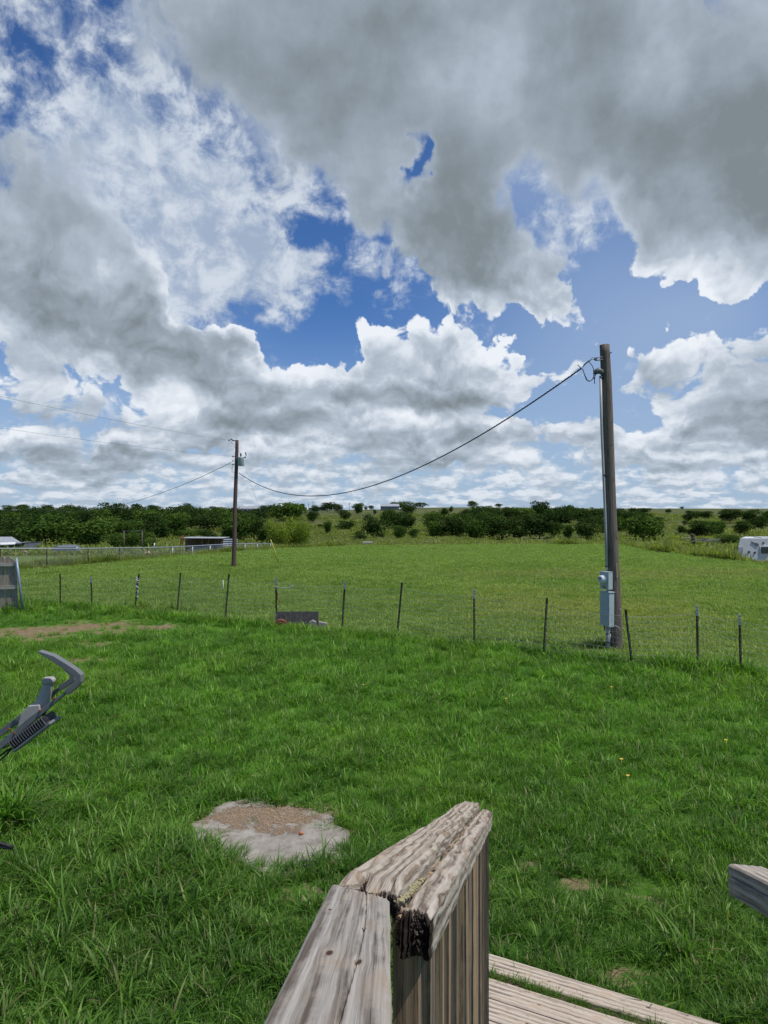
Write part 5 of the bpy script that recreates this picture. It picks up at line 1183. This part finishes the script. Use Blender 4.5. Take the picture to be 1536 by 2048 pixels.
def rpoly(u, v): return u*wR*.95, v*Lr.length*ext
def dr(x, y, u, v): return ridges(x, y, .003, 80, 3, .02)-.006*max(0, 1-min(u, 1-u)*8)**2
Fr = frame(a_tl, Xd_, Yd_)
if (Fr.to_3x3() @ Vector((0,0,1))).z < 0:
    Fr = frame(a_tl+Xd_*wR*.95, -Xd_, Yd_)
grid_board('handrail', rpoly, 2, 24, 160, .034, Fr, M_r2, RG, dr)
Fr2 = Fr @ Matrix.Translation((0.006, .01, -.036))
grid_board('handrail_board', rpoly, 2, 20, 160, hR*.62, Fr2, M_r2, RG, dr)
for i in (1.3, 2.0): 
    p_ = a_tl+Lr*i; MB().box((p_.x+.04, p_.y, (p_.z-.08)/2), (.085,.085,p_.z-.08)).build('post', M_bal[0], RG)
# boards lying at the foot of the stairs
M_tread = timber('tread_wood', (.56,.49,.40), (.41,.34,.265), (.19,.15,.115), knots=[(.07,.95,.008),(.10,.42,.006)], gscale=.6, cr=.46)
def ground_board(u0, v0, v1, length, name, label, z, seed, skew=0.0):
    Oq = P1+bd*u0+bn*v0; Oq.z = z; Fq = frame(Oq, bn, bd)
    if (Fq.to_3x3() @ Vector((0,0,1))).z < 0: Fq = frame(Oq+bn*(v1-v0), -bn, bd)
    w = v1-v0
    def pf(u, v): return u*w+skew*v, v*length+.004*mnoise.noise(Vector((u*25, v*0, seed)))*(v < .01)
    def dd(x, y, u, v): return ridges(x, y, .0028, 60, seed, .02)-.007*max(0, 1-min(u, 1-u)*9)**2-.006*max(0, 1-v*60)
    o = grid_board(name, pf, length, 34, 300, .045, Fq, M_tread, None, dd); o['label'] = label; o['category'] = 'board'; return o
sl_ = MB(); zq = .088; sl_.add([tuple(P1+bd*u+bn*v+Vector((0,0,zq-P1.z+mnoise.noise(Vector((u*9,v*9,0)))*.008))) for u in [i*.06 for i in range(-1, 44)] for v in (.12,.15,.18,.21,.24)], [(a*5+b, a*5+b+1, a*5+b+6, a*5+b+5) for a in range(44) for b in range(4)])
tag(sl_.build('soil', plain('dark_soil', (.06,.04,.025), (.16,.11,.07), 30, .95, bstr=.8, bdist=.01)), kind='structure')
ground_board(0, 0, .155, 2.6, 'ground_board', 'long pale warped board lying farthest from the railing foot, next to the grass', .105, 1, .04)
ground_board(-.01, .205, .36, 2.6, 'ground_board', 'middle pale board at the foot of the railing, beyond the grassy gap', .10, 2)
ground_board(-.035, .368, .52, 2.6, 'ground_board', 'nearest pale board at the foot of the railing, cut by the bottom edge', .10, 3)
ground_board(-.035, .528, .68, 2.6, 'ground_board', 'board hidden below the bottom edge beside the nearest pale board', .10, 4)

# ================================================================ finned unit on the grey arm at the left edge
Yk = 2.2
arm = empty('antenna_arm', at(20, 1480, Yk), 'grey forked metal arm with capped stub and finned black unit at the left edge', 'antenna arm')
def bars(pts, w, h, dy=0.0):
    mb = MB(); P_ = [at(x, y, Yk+dy) for x, y in pts]; n = len(P_); vs = []; fs = []
    for i, p in enumerate(P_):
        d = (P_[min(i+1, n-1)]-P_[max(i-1, 0)]).normalized(); x_ = Vector((0,1,0)); u = d.cross(x_).normalized(); k = w*(1 if i < n-2 else (.9 if i == n-2 else .28))
        vs += [p+x_*h/2+u*k/2, p-x_*h/2+u*k/2, p-x_*h/2-u*k/2, p+x_*h/2-u*k/2]
    for i in range(n-1):
        for q in range(4): fs.append((4*i+q, 4*i+(q+1) % 4, 4*i+4+(q+1) % 4, 4*i+4+q))
    fs += [(0,1,2,3), (4*n-1,4*n-2,4*n-3,4*n-4)]; return mb.add(vs, fs)
bars([(-60,1530),(0,1492),(70,1434),(140,1379)], .021, .022, -.02).build('front_bar', M_armgrey, arm, .0015)
bars([(-60,1505),(0,1467),(40,1437),(100,1392),(125,1372)], .020, .02, .05).build('rear_bar', M_armgrey, arm, .0015)
bars([(135,1384),(152,1370),(160,1360),(160,1351),(150,1342),(130,1329),(108,1315),(80,1302)], .019, .026, -.02).build('bent_tip', M_armgrey, arm, .0015)
bars([(120,1376),(138,1365),(147,1357),(147,1348),(138,1340),(128,1334)], .018, .02, .03).build('inner_bend', M_armgrey, arm, .0015)
s_ = MB(); a_, b_ = at(84,1412,Yk+.02), at(98,1364,Yk+.02); s_.tube([a_+Vector((-.012,0,-.02)), a_.lerp(b_, .2), b_.lerp(a_, .18), b_], [.024,.022,.016,.0150], 14); s_.build('stub', M_plas, arm)
c_ = MB(); c_.tube([b_+Vector((0,0,-.004)), b_+Vector((0,0,.004)), b_+Vector((0,0,.010)), b_+Vector((0,0,.015))], [.018,.0205,.020,.015], 18); c_.build('cap', M_plas, arm)
h_ = MB(); q = at(55,1438,Yk+.015); pts_ = [at(x, y, Yk) for x, y in ((36,1462),(46,1424),(60,1410),(82,1408),(84,1428),(60,1448))]; n = len(pts_)
h_.add([v+Vector((0,-.012,0)) for v in pts_]+[v+Vector((0,.045,0)) for v in pts_], [tuple(reversed(range(n))), tuple(range(n, 2*n))]+[(k, (k+1) % n, n+(k+1) % n, n+k) for k in range(n)]); h_.build('housing', M_plas, arm, .002)
k_ = MB(); K0, K1 = at(30,1480,Yk-.01), at(98,1430,Yk-.01); kd_ = (K1-K0).normalized(); kn_ = Vector((kd_.z, 0, -kd_.x))
if kn_.z > 0: kn_ = -kn_
k_.beam(K0+kn_*.004, K1+kn_*.004, .07, .012, -kn_)
lenK = (K1-K0).length
for i in range(15):
    p_ = K0+kd_*lenK*(i+.5)/15; k_.beam(p_+kn_*.008+Vector((0,-.034,0)), p_+kn_*.008+Vector((0,.034,0)), .0032, .030, kn_)
k_.build('heat_sink', M_black, arm)
k_ = MB()
for i in range(15):
    p_ = K0+kd_*lenK*(i+.5)/15; k_.beam(p_+kn_*.006+Vector((0,-.041,0)), p_+kn_*.006+Vector((0,-.036,0)), .0030, .026, kn_)
k_.build('fin', plain('dark_grey_fins', (.07,.07,.075), (.11,.11,.115), 9, .5), arm)
MB().beam(K0+kn_*.028-kd_*.004, K1+kn_*.024+kd_*.008, .078, .010, -kn_).build('cover_plate', M_armgrey, arm, .003)
k_ = MB(); k_.tube([at(36,1492,Yk), at(16,1500,Yk), at(-20,1526,Yk)], .0035, 6).tube([at(34,1486,Yk-.02), at(10,1512,Yk-.02), at(-30,1545,Yk-.02)], .0030, 6).tube([at(28,1484,Yk), at(12,1494,Yk+.02), at(-10,1500,Yk+.02)], .003, 6); k_.build('cable', M_black, arm)
k_ = MB()
for x, y in ((80,1421),(29,1466),(18,1458),(108,1397)): p_ = at(x, y, Yk-.033); k_.tube([p_+Vector((0,.004,0)), p_+Vector((0,-.003,0))], .0035, 8)
k_.build('bolt', M_rust, arm)
tag(MB().tube([at(-40,1650,Yk), at(-5,1685,Yk), at(12,1690,Yk), at(26,1695,Yk)], .006, 7).tube([at(-30,1700,Yk), at(0,1693,Yk), at(25,1696,Yk)], .006, 7).build('black_cable', M_black), 'black cable ends poking in at the left edge below the arm', 'cable')
